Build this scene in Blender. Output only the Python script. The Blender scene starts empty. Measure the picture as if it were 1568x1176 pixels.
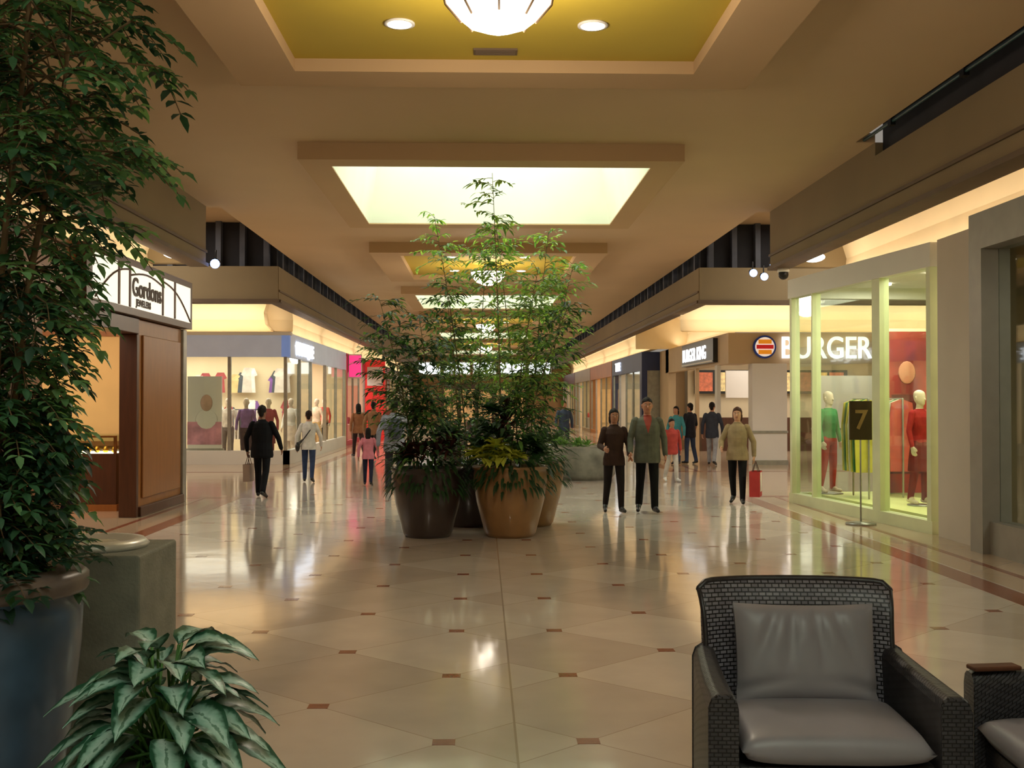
import bpy, math, random
import numpy as np
from mathutils import Vector, Matrix
random.seed(7)
sc = bpy.context.scene
COL = sc.collection
def C(r,g,b):
    def f(v):
        v/=255.0
        return v/12.92 if v<=0.04045 else ((v+0.055)/1.055)**2.4
    return (f(r),f(g),f(b),1.0)
# ------------------------------------------------------------ materials
def M(name,col,rough=.5,metal=0.,emit=0.,ecol=None,nscale=0.,var=.12,bump=0.,bscale=None,spec=.5,coat=0.,sss=0.):
    m=bpy.data.materials.new(name); m.use_nodes=True
    nt=m.node_tree; b=nt.nodes['Principled BSDF']
    b.inputs['Base Color'].default_value=col
    b.inputs['Roughness'].default_value=rough
    b.inputs['Metallic'].default_value=metal
    b.inputs['Specular IOR Level'].default_value=spec
    b.inputs['Coat Weight'].default_value=coat
    if emit>0:
        b.inputs['Emission Color'].default_value=ecol or col
        b.inputs['Emission Strength'].default_value=emit
    if nscale>0 or bump>0:
        tc=nt.nodes.new('ShaderNodeTexCoord')
        n=nt.nodes.new('ShaderNodeTexNoise'); n.inputs['Scale'].default_value=nscale or 5; n.inputs['Detail'].default_value=3
        nt.links.new(tc.outputs['Object'],n.inputs['Vector'])
        if nscale>0:
            mx=nt.nodes.new('ShaderNodeMix'); mx.data_type='RGBA'
            mr=nt.nodes.new('ShaderNodeMapRange'); mr.inputs[1].default_value=.35; mr.inputs[2].default_value=.65
            nt.links.new(n.outputs['Fac'],mr.inputs[0]); nt.links.new(mr.outputs[0],mx.inputs[0])
            mx.inputs[6].default_value=tuple(max(0,v*(1-var)) for v in col[:3])+(1,)
            mx.inputs[7].default_value=tuple(min(1,v*(1+var)) for v in col[:3])+(1,)
            nt.links.new(mx.outputs[2],b.inputs['Base Color'])
        if bump>0:
            n2=nt.nodes.new('ShaderNodeTexNoise'); n2.inputs['Scale'].default_value=bscale or 40
            nt.links.new(tc.outputs['Object'],n2.inputs['Vector'])
            bp=nt.nodes.new('ShaderNodeBump'); bp.inputs['Strength'].default_value=bump; bp.inputs['Distance'].default_value=.01
            nt.links.new(n2.outputs['Fac'],bp.inputs['Height']); nt.links.new(bp.outputs['Normal'],b.inputs['Normal'])
    return m
def glassmat(name,tint=(.93,.97,.93,1)):
    m=bpy.data.materials.new(name); m.use_nodes=True; nt=m.node_tree; nt.nodes.clear(); N=nt.nodes.new; L=nt.links.new
    o=N('ShaderNodeOutputMaterial'); t=N('ShaderNodeBsdfTransparent'); t.inputs[0].default_value=tint
    g=N('ShaderNodeBsdfGlossy'); g.inputs['Roughness'].default_value=.02
    lw=N('ShaderNodeLayerWeight'); lw.inputs[0].default_value=.5
    p=N('ShaderNodeMath'); p.operation='POWER'; p.inputs[1].default_value=4; L(lw.outputs['Facing'],p.inputs[0])
    q=N('ShaderNodeMath'); q.operation='MULTIPLY_ADD'; q.inputs[1].default_value=.34; q.inputs[2].default_value=.04; L(p.outputs[0],q.inputs[0])
    mx=N('ShaderNodeMixShader')
    L(q.outputs[0],mx.inputs[0]); L(t.outputs[0],mx.inputs[1]); L(g.outputs[0],mx.inputs[2]); L(mx.outputs[0],o.inputs[0])
    return m
def woodmat(name,c1,c2,rough=.35):
    m=bpy.data.materials.new(name); m.use_nodes=True; nt=m.node_tree; b=nt.nodes['Principled BSDF']
    tc=nt.nodes.new('ShaderNodeTexCoord'); mp=nt.nodes.new('ShaderNodeMapping'); mp.inputs['Scale'].default_value=(6,6,.7)
    n=nt.nodes.new('ShaderNodeTexNoise'); n.inputs['Scale'].default_value=3; n.inputs['Detail'].default_value=5
    mx=nt.nodes.new('ShaderNodeMix'); mx.data_type='RGBA'; mx.inputs[6].default_value=c1; mx.inputs[7].default_value=c2
    nt.links.new(tc.outputs['Object'],mp.inputs[0]); nt.links.new(mp.outputs[0],n.inputs['Vector']); nt.links.new(n.outputs['Fac'],mx.inputs[0]); nt.links.new(mx.outputs[2],b.inputs['Base Color'])
    b.inputs['Roughness'].default_value=rough
    return m
# ------------------------------------------------------------ mesh builder
class MB:
    def __init__(s): s.v=[];s.f=[];s.m=[];s.s=[];s.uv={}
    def add(s,vs,fs,m=0,sm=False):
        o=len(s.v); s.v.extend([tuple(p) for p in vs])
        for f in fs: s.f.append(tuple(i+o for i in f)); s.m.append(m); s.s.append(sm)
        return o
    def box(s,x0,x1,y0,y1,z0,z1,m=0):
        x0,x1=min(x0,x1),max(x0,x1); y0,y1=min(y0,y1),max(y0,y1); z0,z1=min(z0,z1),max(z0,z1)
        s.add([(x0,y0,z0),(x1,y0,z0),(x1,y1,z0),(x0,y1,z0),(x0,y0,z1),(x1,y0,z1),(x1,y1,z1),(x0,y1,z1)],
              [(0,3,2,1),(4,5,6,7),(0,1,5,4),(1,2,6,5),(2,3,7,6),(3,0,4,7)],m)
    def quad(s,a,b,c,d,m=0): s.add([a,b,c,d],[(0,1,2,3)],m)
    def slab(s,p0,p1,z0,z1,t,m=0):
        d=Vector((p1[0]-p0[0],p1[1]-p0[1])); n=Vector((-d.y,d.x)).normalized()*t/2
        q=[(p0[0]-n.x,p0[1]-n.y),(p1[0]-n.x,p1[1]-n.y),(p1[0]+n.x,p1[1]+n.y),(p0[0]+n.x,p0[1]+n.y)]
        s.add([(a,b,z0) for a,b in q]+[(a,b,z1) for a,b in q],[(0,3,2,1),(4,5,6,7),(0,1,5,4),(1,2,6,5),(2,3,7,6),(3,0,4,7)],m)
    def lathe(s,prof,cx=0,cy=0,cz=0,n=32,m=0,sx=1,sy=1,caps=True):
        vs=[];fs=[]
        for r,z in prof:
            for i in range(n):
                a=2*math.pi*i/n; vs.append((cx+r*sx*math.cos(a),cy+r*sy*math.sin(a),cz+z))
        for k in range(len(prof)-1):
            for i in range(n):
                j=(i+1)%n; fs.append((k*n+i,k*n+j,(k+1)*n+j,(k+1)*n+i))
        if caps:
            fs.append(tuple(range(n-1,-1,-1))); L=(len(prof)-1)*n; fs.append(tuple(L+i for i in range(n)))
        s.add(vs,fs,m,True)
    def tube(s,pts,rad,n=8,m=0,caps=True):
        pts=[Vector(p) for p in pts]
        if not isinstance(rad,(list,tuple)): rad=[rad]*len(pts)
        rad=list(rad)
        if caps:
            t0=(pts[1]-pts[0]).normalized(); t1=(pts[-1]-pts[-2]).normalized()
            P=[pts[0]-t0*rad[0],pts[0]-t0*rad[0]*.7]+pts+[pts[-1]+t1*rad[-1]*.7,pts[-1]+t1*rad[-1]]
            R=[rad[0]*.08,rad[0]*.71]+rad+[rad[-1]*.71,rad[-1]*.08]
        else: P,R=pts,rad
        vs=[];fs=[];ref=None
        for k,p in enumerate(P):
            if k==0:t=P[1]-P[0]
            elif k==len(P)-1:t=P[-1]-P[-2]
            else:t=P[k+1]-P[k-1]
            t=t.normalized() if t.length>1e-9 else Vector((0,0,1))
            if ref is None: ref=Vector((1,0,0)) if abs(t.x)<.8 else Vector((0,1,0))
            u=(ref-t*ref.dot(t)).normalized(); w=t.cross(u); ref=u
            for i in range(n):
                a=2*math.pi*i/n; vs.append(p+(u*math.cos(a)+w*math.sin(a))*R[k])
        for k in range(len(P)-1):
            for i in range(n):
                j=(i+1)%n; fs.append((k*n+i,k*n+j,(k+1)*n+j,(k+1)*n+i))
        fs.append(tuple(range(n-1,-1,-1))); L=(len(P)-1)*n; fs.append(tuple(L+i for i in range(n)))
        s.add(vs,fs,m,True)
    def ell(s,c,r,m=0,n=12,k=8):
        vs=[];fs=[]
        for a in range(k+1):
            ph=-math.pi/2+math.pi*a/k; rr=max(math.cos(ph),.02)
            for i in range(n):
                t=2*math.pi*i/n; vs.append((c[0]+r[0]*rr*math.cos(t),c[1]+r[1]*rr*math.sin(t),c[2]+r[2]*math.sin(ph)))
        for a in range(k):
            for i in range(n):
                j=(i+1)%n; fs.append((a*n+i,a*n+j,(a+1)*n+j,(a+1)*n+i))
        fs.append(tuple(range(n-1,-1,-1))); fs.append(tuple(k*n+i for i in range(n)))
        s.add(vs,fs,m,True)
    def leaf(s,base,d,up,L,W,droop=.2,m=0,fold=.15):
        d=Vector(d).normalized(); up=Vector(up)
        side=d.cross(up)
        if side.length<1e-4: side=d.cross(Vector((1,0,.3)))
        side.normalize(); nrm=side.cross(d)
        b=Vector(base)
        def c(t): return b+d*(L*t)-Vector((0,0,1))*(droop*L*t*t)
        c1,c2,tp=c(.35),c(.7),c(1)
        f=nrm*(W*fold)
        vs=[b,c1+side*W*.5+f,c1,c1-side*W*.5+f,c2+side*W*.4+f,c2,c2-side*W*.4+f,tp]
        s.add(vs,[(0,1,2),(0,2,3),(2,1,4,5),(3,2,5,6),(5,4,7),(6,5,7)],m,True)
    def obj(s,name,mats,parent=None,bevel=0,seg=2,mods=None,loc=None):
        me=bpy.data.meshes.new(name); me.from_pydata(s.v,[],s.f)
        for mt in mats: me.materials.append(mt)
        me.polygons.foreach_set('material_index',s.m); me.polygons.foreach_set('use_smooth',s.s)
        me.update()
        o=bpy.data.objects.new(name,me); COL.objects.link(o)
        if parent: o.parent=parent
        if loc: o.location=loc
        if bevel:
            b=o.modifiers.new('bev','BEVEL'); b.width=bevel; b.segments=seg; b.limit_method='ANGLE'
        return o
def empty(name,loc=(0,0,0),rz=0):
    e=bpy.data.objects.new(name,None); COL.objects.link(e); e.location=loc; e.rotation_euler=(0,0,rz); e.empty_display_size=.2
    return e
def text(name,body,size,loc,rot,mat,ext=.02,parent=None,align='LEFT',sx=1):
    cu=bpy.data.curves.new(name,'FONT'); cu.body=body; cu.size=size; cu.extrude=ext; cu.align_x=align; cu.offset=.006
    cu.materials.append(mat)
    o=bpy.data.objects.new(name,cu); COL.objects.link(o); o.location=loc; o.rotation_euler=rot; o.scale=(sx,1,1)
    if parent:o.parent=parent
    return o
KL=1.9
def neutral(c,f=.42): return tuple(v+(1-v)*f for v in c)
def area(name,loc,rot,sx,sy,power,col,parent=None):
    l=bpy.data.lights.new(name,'AREA'); l.shape='RECTANGLE'; l.size=sx; l.size_y=sy; l.energy=power*KL; l.color=neutral(col)
    o=bpy.data.objects.new(name,l); COL.objects.link(o); o.location=loc; o.rotation_euler=rot
    if parent:o.parent=parent
    return o
# ------------------------------------------------------------ palette
m_ceil=M('ceiling_paint',C(200,172,134),.8,nscale=.6,var=.03)
m_ring=M('tray_frame_paint',C(190,158,116),.8,nscale=.6,var=.03)
m_yel=M('yellow_paint',C(186,160,52),.7,nscale=.8,var=.05)
m_well=M('skylight_well_paint',C(236,238,220),.8,nscale=1,var=.03)
m_glaz=M('skylight_glazing',C(240,255,240),.3,emit=4.6,ecol=(.93,1.0,.88,1),nscale=1,var=.02)
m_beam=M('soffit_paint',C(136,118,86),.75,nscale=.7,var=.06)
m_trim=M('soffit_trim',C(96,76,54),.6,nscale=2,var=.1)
m_cove=M('cove_plaster',C(244,222,178),.8,nscale=.8,var=.04)
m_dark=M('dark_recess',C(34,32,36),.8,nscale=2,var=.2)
m_slat=M('dark_slat',C(80,82,92),.6,nscale=2,var=.2)
m_cream=M('cream_wall',C(234,216,182),.75,nscale=1,var=.04)
m_white=M('white_paint',C(226,222,216),.6,nscale=1,var=.03)
m_wood=woodmat('honey_wood',C(166,106,50),C(124,74,32))
m_dwood=woodmat('dark_wood',C(90,52,32),C(54,30,20))
m_metal=M('brushed_metal',C(160,158,150),.35,metal=.6,nscale=8,var=.08)
m_glass=glassmat('shop_glass')
m_black=M('black_metal',C(22,22,22),.4,nscale=6,var=.1)
# ------------------------------------------------------------ floor material
def floormat():
    m=bpy.data.materials.new('polished_tile'); m.use_nodes=True; nt=m.node_tree; b=nt.nodes['Principled BSDF']; N=nt.nodes.new; L=nt.links.new
    tc=N('ShaderNodeTexCoord'); sp=N('ShaderNodeSeparateXYZ'); L(tc.outputs['Object'],sp.inputs[0])
    def ma(op,a,bb=None,c=None):
        n=N('ShaderNodeMath'); n.operation=op
        for i,x in enumerate((a,bb,c)):
            if x is None: continue
            if isinstance(x,(int,float)): n.inputs[i].default_value=x
            else: L(x,n.inputs[i])
        return n.outputs[0]
    xx=ma('DIVIDE',ma('SUBTRACT',ma('ABSOLUTE',ma('SUBTRACT',sp.outputs[0],.16)),.35),.70)
    yy=ma('DIVIDE',ma('SUBTRACT',sp.outputs[1],5.4),.65)
    u=ma('ADD',xx,yy); v=ma('SUBTRACT',xx,yy)
    u=ma('MULTIPLY',u,.5); v=ma('MULTIPLY',v,.5)
    def edge(w): return ma('ABSOLUTE',ma('SUBTRACT',ma('FRACT',w),.5))
    g=ma('GREATER_THAN',ma('MAXIMUM',edge(u),edge(v)),.4965)
    cl=ma('LESS_THAN',ma('ABSOLUTE',ma('SUBTRACT',sp.outputs[0],.16)),.006)
    g=ma('MAXIMUM',g,cl)
    cv=N('ShaderNodeCombineXYZ'); L(ma('FLOOR',u),cv.inputs[0]); L(ma('FLOOR',v),cv.inputs[1]); L(ma('GREATER_THAN',sp.outputs[0],.16),cv.inputs[2])
    wn=N('ShaderNodeTexWhiteNoise'); wn.noise_dimensions='3D'; L(cv.outputs[0],wn.inputs['Vector'])
    mx=N('ShaderNodeMix'); mx.data_type='RGBA'; mx.inputs[6].default_value=C(190,176,164); mx.inputs[7].default_value=C(208,196,184); L(wn.outputs['Value'],mx.inputs[0])
    nz=N('ShaderNodeTexNoise'); nz.inputs['Scale'].default_value=2.2; nz.inputs['Detail'].default_value=6; L(tc.outputs['Object'],nz.inputs['Vector'])
    mr=N('ShaderNodeMapRange'); mr.inputs[1].default_value=.3; mr.inputs[2].default_value=.7; mr.inputs[3].default_value=.92; mr.inputs[4].default_value=1.05; L(nz.outputs['Fac'],mr.inputs[0])
    m2=N('ShaderNodeMix'); m2.data_type='RGBA'; m2.blend_type='MULTIPLY'; m2.inputs[0].default_value=1; L(mx.outputs[2],m2.inputs[6]); L(mr.outputs[0],m2.inputs[7])
    bx=ma('GREATER_THAN',ma('ABSOLUTE',ma('SUBTRACT',sp.outputs[0],.15)),4.5)
    m3=N('ShaderNodeMix'); m3.data_type='RGBA'; L(bx,m3.inputs[0]); L(m2.outputs[2],m3.inputs[6]); m3.inputs[7].default_value=C(188,164,138)
    m4=N('ShaderNodeMix'); m4.data_type='RGBA'; L(g,m4.inputs[0]); L(m3.outputs[2],m4.inputs[6]); m4.inputs[7].default_value=C(164,148,134)
    L(m4.outputs[2],b.inputs['Base Color'])
    b.inputs['Roughness'].default_value=.10; b.inputs['IOR'].default_value=1.6; b.inputs['Specular IOR Level'].default_value=.85
    nb=N('ShaderNodeTexNoise'); nb.inputs['Scale'].default_value=1.8; L(tc.outputs['Object'],nb.inputs['Vector'])
    bp=N('ShaderNodeBump'); bp.inputs['Strength'].default_value=.07; bp.inputs['Distance'].default_value=.03; L(nb.outputs['Fac'],bp.inputs['Height']); L(bp.outputs['Normal'],b.inputs['Normal'])
    return m
XC=.11
XL,XR=-4.7,5.0
FL,FR=-4.95,5.6
YE=80
b=MB(); b.box(-16,16,-6,YE+2,-.1,0); b.obj('floor',[floormat()])
m_inlay=M('brown_stone',C(140,84,64),.15,nscale=20,var=.12,spec=.6)
b=MB()
for c in range(-6,8):
    A=(c%2==0) if c<=0 else (c%2==1)
    x=-.19+.70*c
    if x>4.3 or x<-4: continue
    for k in range(-2,22):
        y=5.4+1.3*k+(0 if A else .65)
        if y<1: continue
        b.box(x-.055,x+.055,y-.045,y+.045,-.001,.0015)
b.obj('floor_inlay',[m_inlay])
b=MB()
for x0,x1 in ((4.35,4.62),(5.0,5.08),(-4.35,-4.12),(-4.8,-4.72)):
    b.box(x0,x1,-6,19,-.001,.002); b.box(x0,x1,26,YE,-.001,.002)
for y0,y1 in ((19,19.25),(25.8,26.05)):
    b.box(-13.9,-4.12,y0,y1,-.001,.002); b.box(4.35,13.9,y0,y1,-.001,.002)
b.obj('trim_1',[m_inlay])
# ------------------------------------------------------------ ceiling
ZC=4.95; ZR=4.73
bays=[(-3.63,'s'),(5.27,'y'),(14.17,'s'),(23.07,'y'),(31.97,'s'),(40.87,'y'),(49.77,'s'),(58.67,'y'),(67.57,'s')]
BL=5.6; HO=2.48
b=MB()
T=.12
b.box(XL,XC-HO,-6,19.0,ZC,ZC+T); b.box(XL+.22,XC-HO,19.0,YE,ZC,ZC+T)
b.box(XC+HO,XR-.25,-6,14,ZC,ZC+T); b.box(XC+HO,XR,14,19.2,ZC,ZC+T); b.box(XC+HO,XR-.22,19.2,YE,ZC,ZC+T)
y=-6
for y0,t in bays:
    b.box(XC-HO,XC+HO,y,y0,ZC,ZC+T); y=y0+BL
b.box(XC-HO,XC+HO,y,YE,ZC,ZC+T)
b.obj('ceiling',[m_ceil])
m_dl=M('downlight_lamp',C(255,240,215),.4,emit=9,ecol=(1,.88,.68,1),nscale=3,var=.01)
for y0,t in bays:
    y1=y0+BL
    hi=2.1 if t=='s' else 1.87
    by=.42 if t=='s' else .5
    b=MB()
    b.box(XC-HO,XC-hi,y0,y1,ZR,ZC+.13); b.box(XC+hi,XC+HO,y0,y1,ZR,ZC+.13)
    b.box(XC-hi,XC+hi,y0,y0+by,ZR,ZC+.13); b.box(XC-hi,XC+hi,y1-by,y1,ZR,ZC+.13)
    b.obj('trim_2',[m_ring])
    ya,yb=y0+by,y1-by
    if t=='s':
        b=MB(); z1=6.35; q=.28
        A=[(XC-hi,ya),(XC+hi,ya),(XC+hi,yb),(XC-hi,yb)]; Bq=[(XC-hi+q,ya+q),(XC+hi-q,ya+q),(XC+hi-q,yb-q),(XC-hi+q,yb-q)]
        for i in range(4):
            j=(i+1)%4; b.quad((*A[i],ZR+.02),(*A[j],ZR+.02),(*Bq[j],z1),(*Bq[i],z1),0)
        for k in range(1,4):
            xx=XC-hi+q+(2*hi-2*q)*k/4; b.box(xx-.03,xx+.03,ya+q,yb-q,z1-.08,z1-.02,0)
        b.quad((*Bq[0],z1),(*Bq[3],z1),(*Bq[2],z1),(*Bq[1],z1),1)
        b.obj('skylight',[m_well,m_glaz])
    else:
        b=MB(); b.box(XC-hi,XC+hi,ya,yb,ZC-.10,ZC+.1,0)
        b.obj('ceiling_tray_panel',[m_yel])
        zz=ZC-.10
        ym=(ya+yb)/2
        b=MB()
        for sx in (-.82,.82):
            for yy in (ym-1.3,ym+1.3):
                b.lathe([(.11,-.015),(.13,-.015),(.13,0)],XC+sx,yy,zz-.001,24,0); b.lathe([(.10,-.02),(.10,-.002)],XC+sx,yy,zz,24,1)
        b.obj('downlights',[m_white,m_dl])
        b=MB(); b.box(XC-.2,XC+.2,yb-.35,yb-.2,zz-.02,zz,0)
        for k in range(5): b.box(XC-.18,XC+.18,yb-.335+.028*k,yb-.325+.028*k,zz-.025,zz-.018,1)
        b.obj('air_vent',[m_trim,m_trim])
m_shade=M('alabaster_shade',C(255,240,210),.5,emit=6,ecol=(1,.86,.66,1),nscale=4,var=.05)
for y0,t in bays:
    if t!='y': continue
    ym=y0+BL/2
    e=empty('pendant_lamp',(XC,ym,0)); b=MB(); zb=1.65+2.70
    prof=[(.10,0),(.27,.07),(.38,.20),(.40,.30)]
    b.lathe(prof,0,0,zb,8,0)
    for f in range(len(b.s)): b.s[f]=False
    for i in range(8):
        a=2*math.pi*i/8
        b.tube([(r*1.02*math.cos(a),r*1.02*math.sin(a),zb+z-.004) for r,z in prof[1:]]+[(.40*math.cos(a),.40*math.sin(a),zb+.34)],.009,6,1)
    for i in range(8):
        a,a2=2*math.pi*i/8,2*math.pi*(i+1)/8
        b.tube([(.405*math.cos(a),.405*math.sin(a),zb+.31),(.405*math.cos(a2),.405*math.sin(a2),zb+.31)],.013,6,1)
    b.tube([(0,0,zb+.3),(0,0,ZC-.12)],.02,8,1)
    b.lathe([(.10,0),(.10,.04)],0,0,ZC-.145,16,1)
    for i in range(4):
        a=math.pi/4+math.pi/2*i; b.tube([(.36*math.cos(a),.36*math.sin(a),zb+.32),(0,0,zb+.42)],.008,6,1)
    b.obj('pendant_body',[m_shade,m_trim],e)
    l=bpy.data.lights.new('pendant_light','POINT'); l.energy=150; l.color=(1,.87,.70); l.shadow_soft_size=.3
    o=bpy.data.objects.new('pendant_light',l); COL.objects.link(o); o.parent=e; o.location=(0,0,zb-.35)
# ------------------------------------------------------------ soffits / coves
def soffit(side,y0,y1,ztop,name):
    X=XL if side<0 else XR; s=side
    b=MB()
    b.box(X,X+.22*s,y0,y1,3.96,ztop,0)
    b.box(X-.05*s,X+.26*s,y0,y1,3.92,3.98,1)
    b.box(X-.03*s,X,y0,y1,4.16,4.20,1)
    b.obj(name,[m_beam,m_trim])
def cove(side,y0,y1,F,name,zs=3.6):
    X=(XL if side<0 else XR)+.22*side; s=side
    P=[(F+.12*s,zs),(F+.45*s,zs+.02),(F+.62*s,zs+.2),(F+.66*s,zs+.5),(F+.55*s,zs+.85),(F+.25*s,zs+1.08),(X,zs+1.15)]
    b=MB()
    for i in range(len(P)-1):
        a,c=P[i],P[i+1]
        b.add([(a[0],y0,a[1]),(a[0],y1,a[1]),(c[0],y1,c[1]),(c[0],y0,c[1])],[(0,1,2,3)],0,True)
    b.obj(name,[m_cove])
def covelights(side,F,y0,y1,z,per,col=(1,.80,.52)):
    L=y1-y0; k=max(1,round(L/9))
    for i in range(k):
        l=L/k
        area('cove_light',(F+.28*side,y0+l*(i+.5),z+.05),(math.pi,0.35*side,0),.1,l*.96,per*l,col)
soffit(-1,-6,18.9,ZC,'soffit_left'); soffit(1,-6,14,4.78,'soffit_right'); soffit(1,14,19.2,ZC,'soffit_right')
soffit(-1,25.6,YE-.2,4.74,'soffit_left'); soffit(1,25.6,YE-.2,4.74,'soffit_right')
cove(-1,-6,18.9,FL,'cove_left'); cove(1,-6,19.2,FR,'cove_right')
cove(-1,29.0,YE,FL-.1,'cove_left',3.45); cove(1,38,YE,FR+.1,'cove_right',3.45)
cove(1,30,38,6.35,'cove_right',3.45)
b=MB(); b.box(5.24,7.1,37.95,38.05,3.43,4.74,0); b.box(5.24,7.1,29.98,30.0,4.55,4.74,0); b.obj('cove_end_panel',[m_cove])
covelights(-1,FL,-5,18.7,3.62,2.0); covelights(1,FR,-5,19,3.62,1.9)
covelights(-1,FL-.1,29.5,YE-2,3.5,2.2); covelights(1,FR+.1,38,YE-2,3.5,2.2); covelights(1,6.35,30,38,3.5,2.0)
m_lamp=M('lamp_lens_white',C(255,252,245),.4,emit=7,ecol=(1,.97,.9,1),nscale=3,var=.01)
for x,y in ((5.47,18.2),(-4.98,18.0)):
    e=empty('wall_washer_lamp',(x,y,4.02)); b=MB(); b.ell((0,0,0),(.17,.26,.07),0,20,8); b.lathe([(.12,.05),(.10,.62)],0,0,0,16,1); b.obj('washer_body',[m_lamp,m_white],e)
b=MB(); b.tube([(4.86,-6,4.98),(4.86,14,4.98)],.022,8,0)
for k in range(10): b.box(4.83,4.89,-5+2*k,-4.9+2*k,4.93,5.03,1)
b.obj('ceiling_track',[M('teal_conduit',C(40,80,84),.4,nscale=5),m_black])
b=MB()
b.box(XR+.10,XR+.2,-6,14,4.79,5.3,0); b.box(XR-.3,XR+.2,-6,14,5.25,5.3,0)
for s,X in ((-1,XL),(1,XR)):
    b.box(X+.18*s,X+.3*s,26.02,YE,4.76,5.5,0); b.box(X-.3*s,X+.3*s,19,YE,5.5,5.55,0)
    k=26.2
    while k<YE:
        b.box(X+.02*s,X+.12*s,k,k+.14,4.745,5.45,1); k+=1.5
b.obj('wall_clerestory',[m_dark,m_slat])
b=MB()
for s,X in ((-1,XL),(1,XR)):
    b.box(X+.01*s,X+8.9*s,25.55,25.85,3.985,4.74,0); b.box(X-.02*s,X+8.9*s,25.5,25.9,3.90,3.985,1)
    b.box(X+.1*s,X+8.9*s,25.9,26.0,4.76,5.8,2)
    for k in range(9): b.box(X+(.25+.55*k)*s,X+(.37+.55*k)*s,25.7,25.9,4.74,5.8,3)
    yn=19.2 if s>0 else 18.9
    b.box(X+.24*s,X+8.9*s,yn-.25,yn,3.96,5.5,0)
    b.box(X,X+8.9*s,yn,26,5.8,5.9,4)
b.obj('soffit_court',[m_beam,m_trim,m_dark,m_slat,m_ceil])
for s,F,yf in ((-1,FL-.1,29.0),(1,6.6,28.6)):
    b=MB(); P=[(yf+.25,3.45),(yf+.55,3.5),(yf+.6,3.8),(yf+.3,4.25),(yf-.6,4.6),(yf-1.8,4.72),(25.9,4.74)]
    x0,x1=(F+.0,F-9) if s<0 else (XR+.2,14)
    for i in range(len(P)-1):
        a,c=P[i],P[i+1]; b.add([(x0,a[0],a[1]),(x1,a[0],a[1]),(x1,c[0],c[1]),(x0,c[0],c[1])],[(0,1,2,3)],0,True)
    b.obj('cove_court',[m_cove])
    area('cove_light',((x0+x1)/2,yf+.1,3.55),(math.pi-.5,0,0),8.5,.1,26,(1,.82,.58))
    area('court_light',(s*9,22.4,5.7),(0,0,0),5,5,160,(1,.88,.70))
b=MB(); b.box(-14.2,-14,18.6,29.4,0,6,0); b.obj('wall_left_court',[m_cream])
b=MB(); b.box(14.01,14.2,18.9,29.4,0,6,0); b.obj('wall_right_court',[m_cream])
b=MB(); b.box(-16,16,-6.2,-6,0,6.5,0); b.obj('wall_back',[m_cream])
m_spot=M('spot_lens',C(160,185,255),.3,emit=7,ecol=(.25,.42,1,1),nscale=4,var=.01)
def spot(x,y,z,d=(0,-1,-.25)):
    e=empty('spotlight',(x,y,z)); b=MB(); d=Vector(d).normalized()
    b.tube([Vector((0,0,0))-d*.14,d*.02],[.05,.085],12,0); b.tube([d*.06,d*.085],.08,12,1); b.tube([(0,0,.02),(0,0,.22)],.014,6,0)
    b.obj('spot_body',[m_black,m_spot],e)
for p in ((5.14,19.5,4.07),(5.62,23.0,4.33),(5.95,23.4,4.30),(-4.6,19.2,4.02)): spot(*p)
e=empty('security_camera',(5.15,18.9,3.92)); b=MB(); b.ell((0,0,-.10),(.09,.09,.09),1); b.lathe([(.10,-.06),(.10,0)],0,0,0,20,0); b.obj('dome',[m_white,m_black],e)
# ------------------------------------------------------------ jewelry store left
b=MB()
b.box(FL-.2,FL,-6,12.0,0,3.6,0)
b.box(FL-.2,FL,12.0,18.4,2.83,3.6,1)
b.obj('wall_left',[m_dwood,m_wood])
b=MB()
b.box(FL-.22,FL+.02,15.95,18.25,0,2.82,0)
b.box(FL+.02,FL+.05,16.15,18.1,.25,2.6,0)
b.box(FL-.24,FL+.06,18.25,18.45,0,2.82,2)
b.box(FL-.2,FL+.04,12.01,12.5,0,2.82,0)
b.box(FL-.2,FL+.06,12.5,15.9,2.6,2.82,1)
b.box(FL-.2,FL+.05,15.84,15.94,0,2.6,1)
b.box(FL-.2,FL+.08,15.96,18.24,0,.14,1)
b.obj('storefront_portal',[m_wood,m_dwood,m_metal],bevel=.01)
m_jint=M('jewelry_wall',C(214,172,112),.6,nscale=1,var=.04)
b=MB()
b.box(-9.5,-9.4,8,18.3,0,3.3,0); b.box(-9.5,-5.22,18.3,18.4,0,3.3,0); b.box(-9.5,FL-.2,8,8.1,0,3.3,0); b.box(-9.5,FL-.21,8,18.4,3.2,3.3,1)
b.obj('wall_left_store',[m_jint,m_white])
b=MB()
b.box(-8.0,-5.5,18.18,18.3,1.0,2.7,0); b.box(-8.1,-5.4,18.16,18.3,2.7,2.78,1); b.box(-8.1,-5.4,18.16,18.3,.92,1.0,1)
b.obj('wall_panel',[M('panel_fabric',C(222,186,126),.8,nscale=2,var=.04),m_wood])
area('store_light',(-7.0,14.5,3.18),(0,0,0),3.5,6,75,(1,.70,.38))
b=MB()
for p in ((-5.9,15.6),(-6.6,16.6),(-5.8,17.2)): b.lathe([(.14,-.03),(.14,-.002)],p[0],p[1],3.2,20,0)
b.obj('downlights',[m_dl])
e=empty('jewelry_display_case',(0,0,0)); b=MB()
b.box(-7.4,-5.5,16.8,17.5,0.1,.86,0); b.box(-7.42,-5.48,16.78,17.52,.0,.1,3); b.box(-7.35,-5.55,16.85,17.45,.86,.87,1)
for k in range(14):
    xx=-7.3+.13*k; b.lathe([(.03,0),(.045,.03),(.02,.09)],xx,17.05,.87,10,4)
b.box(-7.4,-5.5,16.8,16.82,.86,1.12,2); b.box(-7.4,-5.5,17.48,17.5,.86,1.12,2); b.box(-5.52,-5.5,16.82,17.48,.86,1.12,2)
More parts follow.
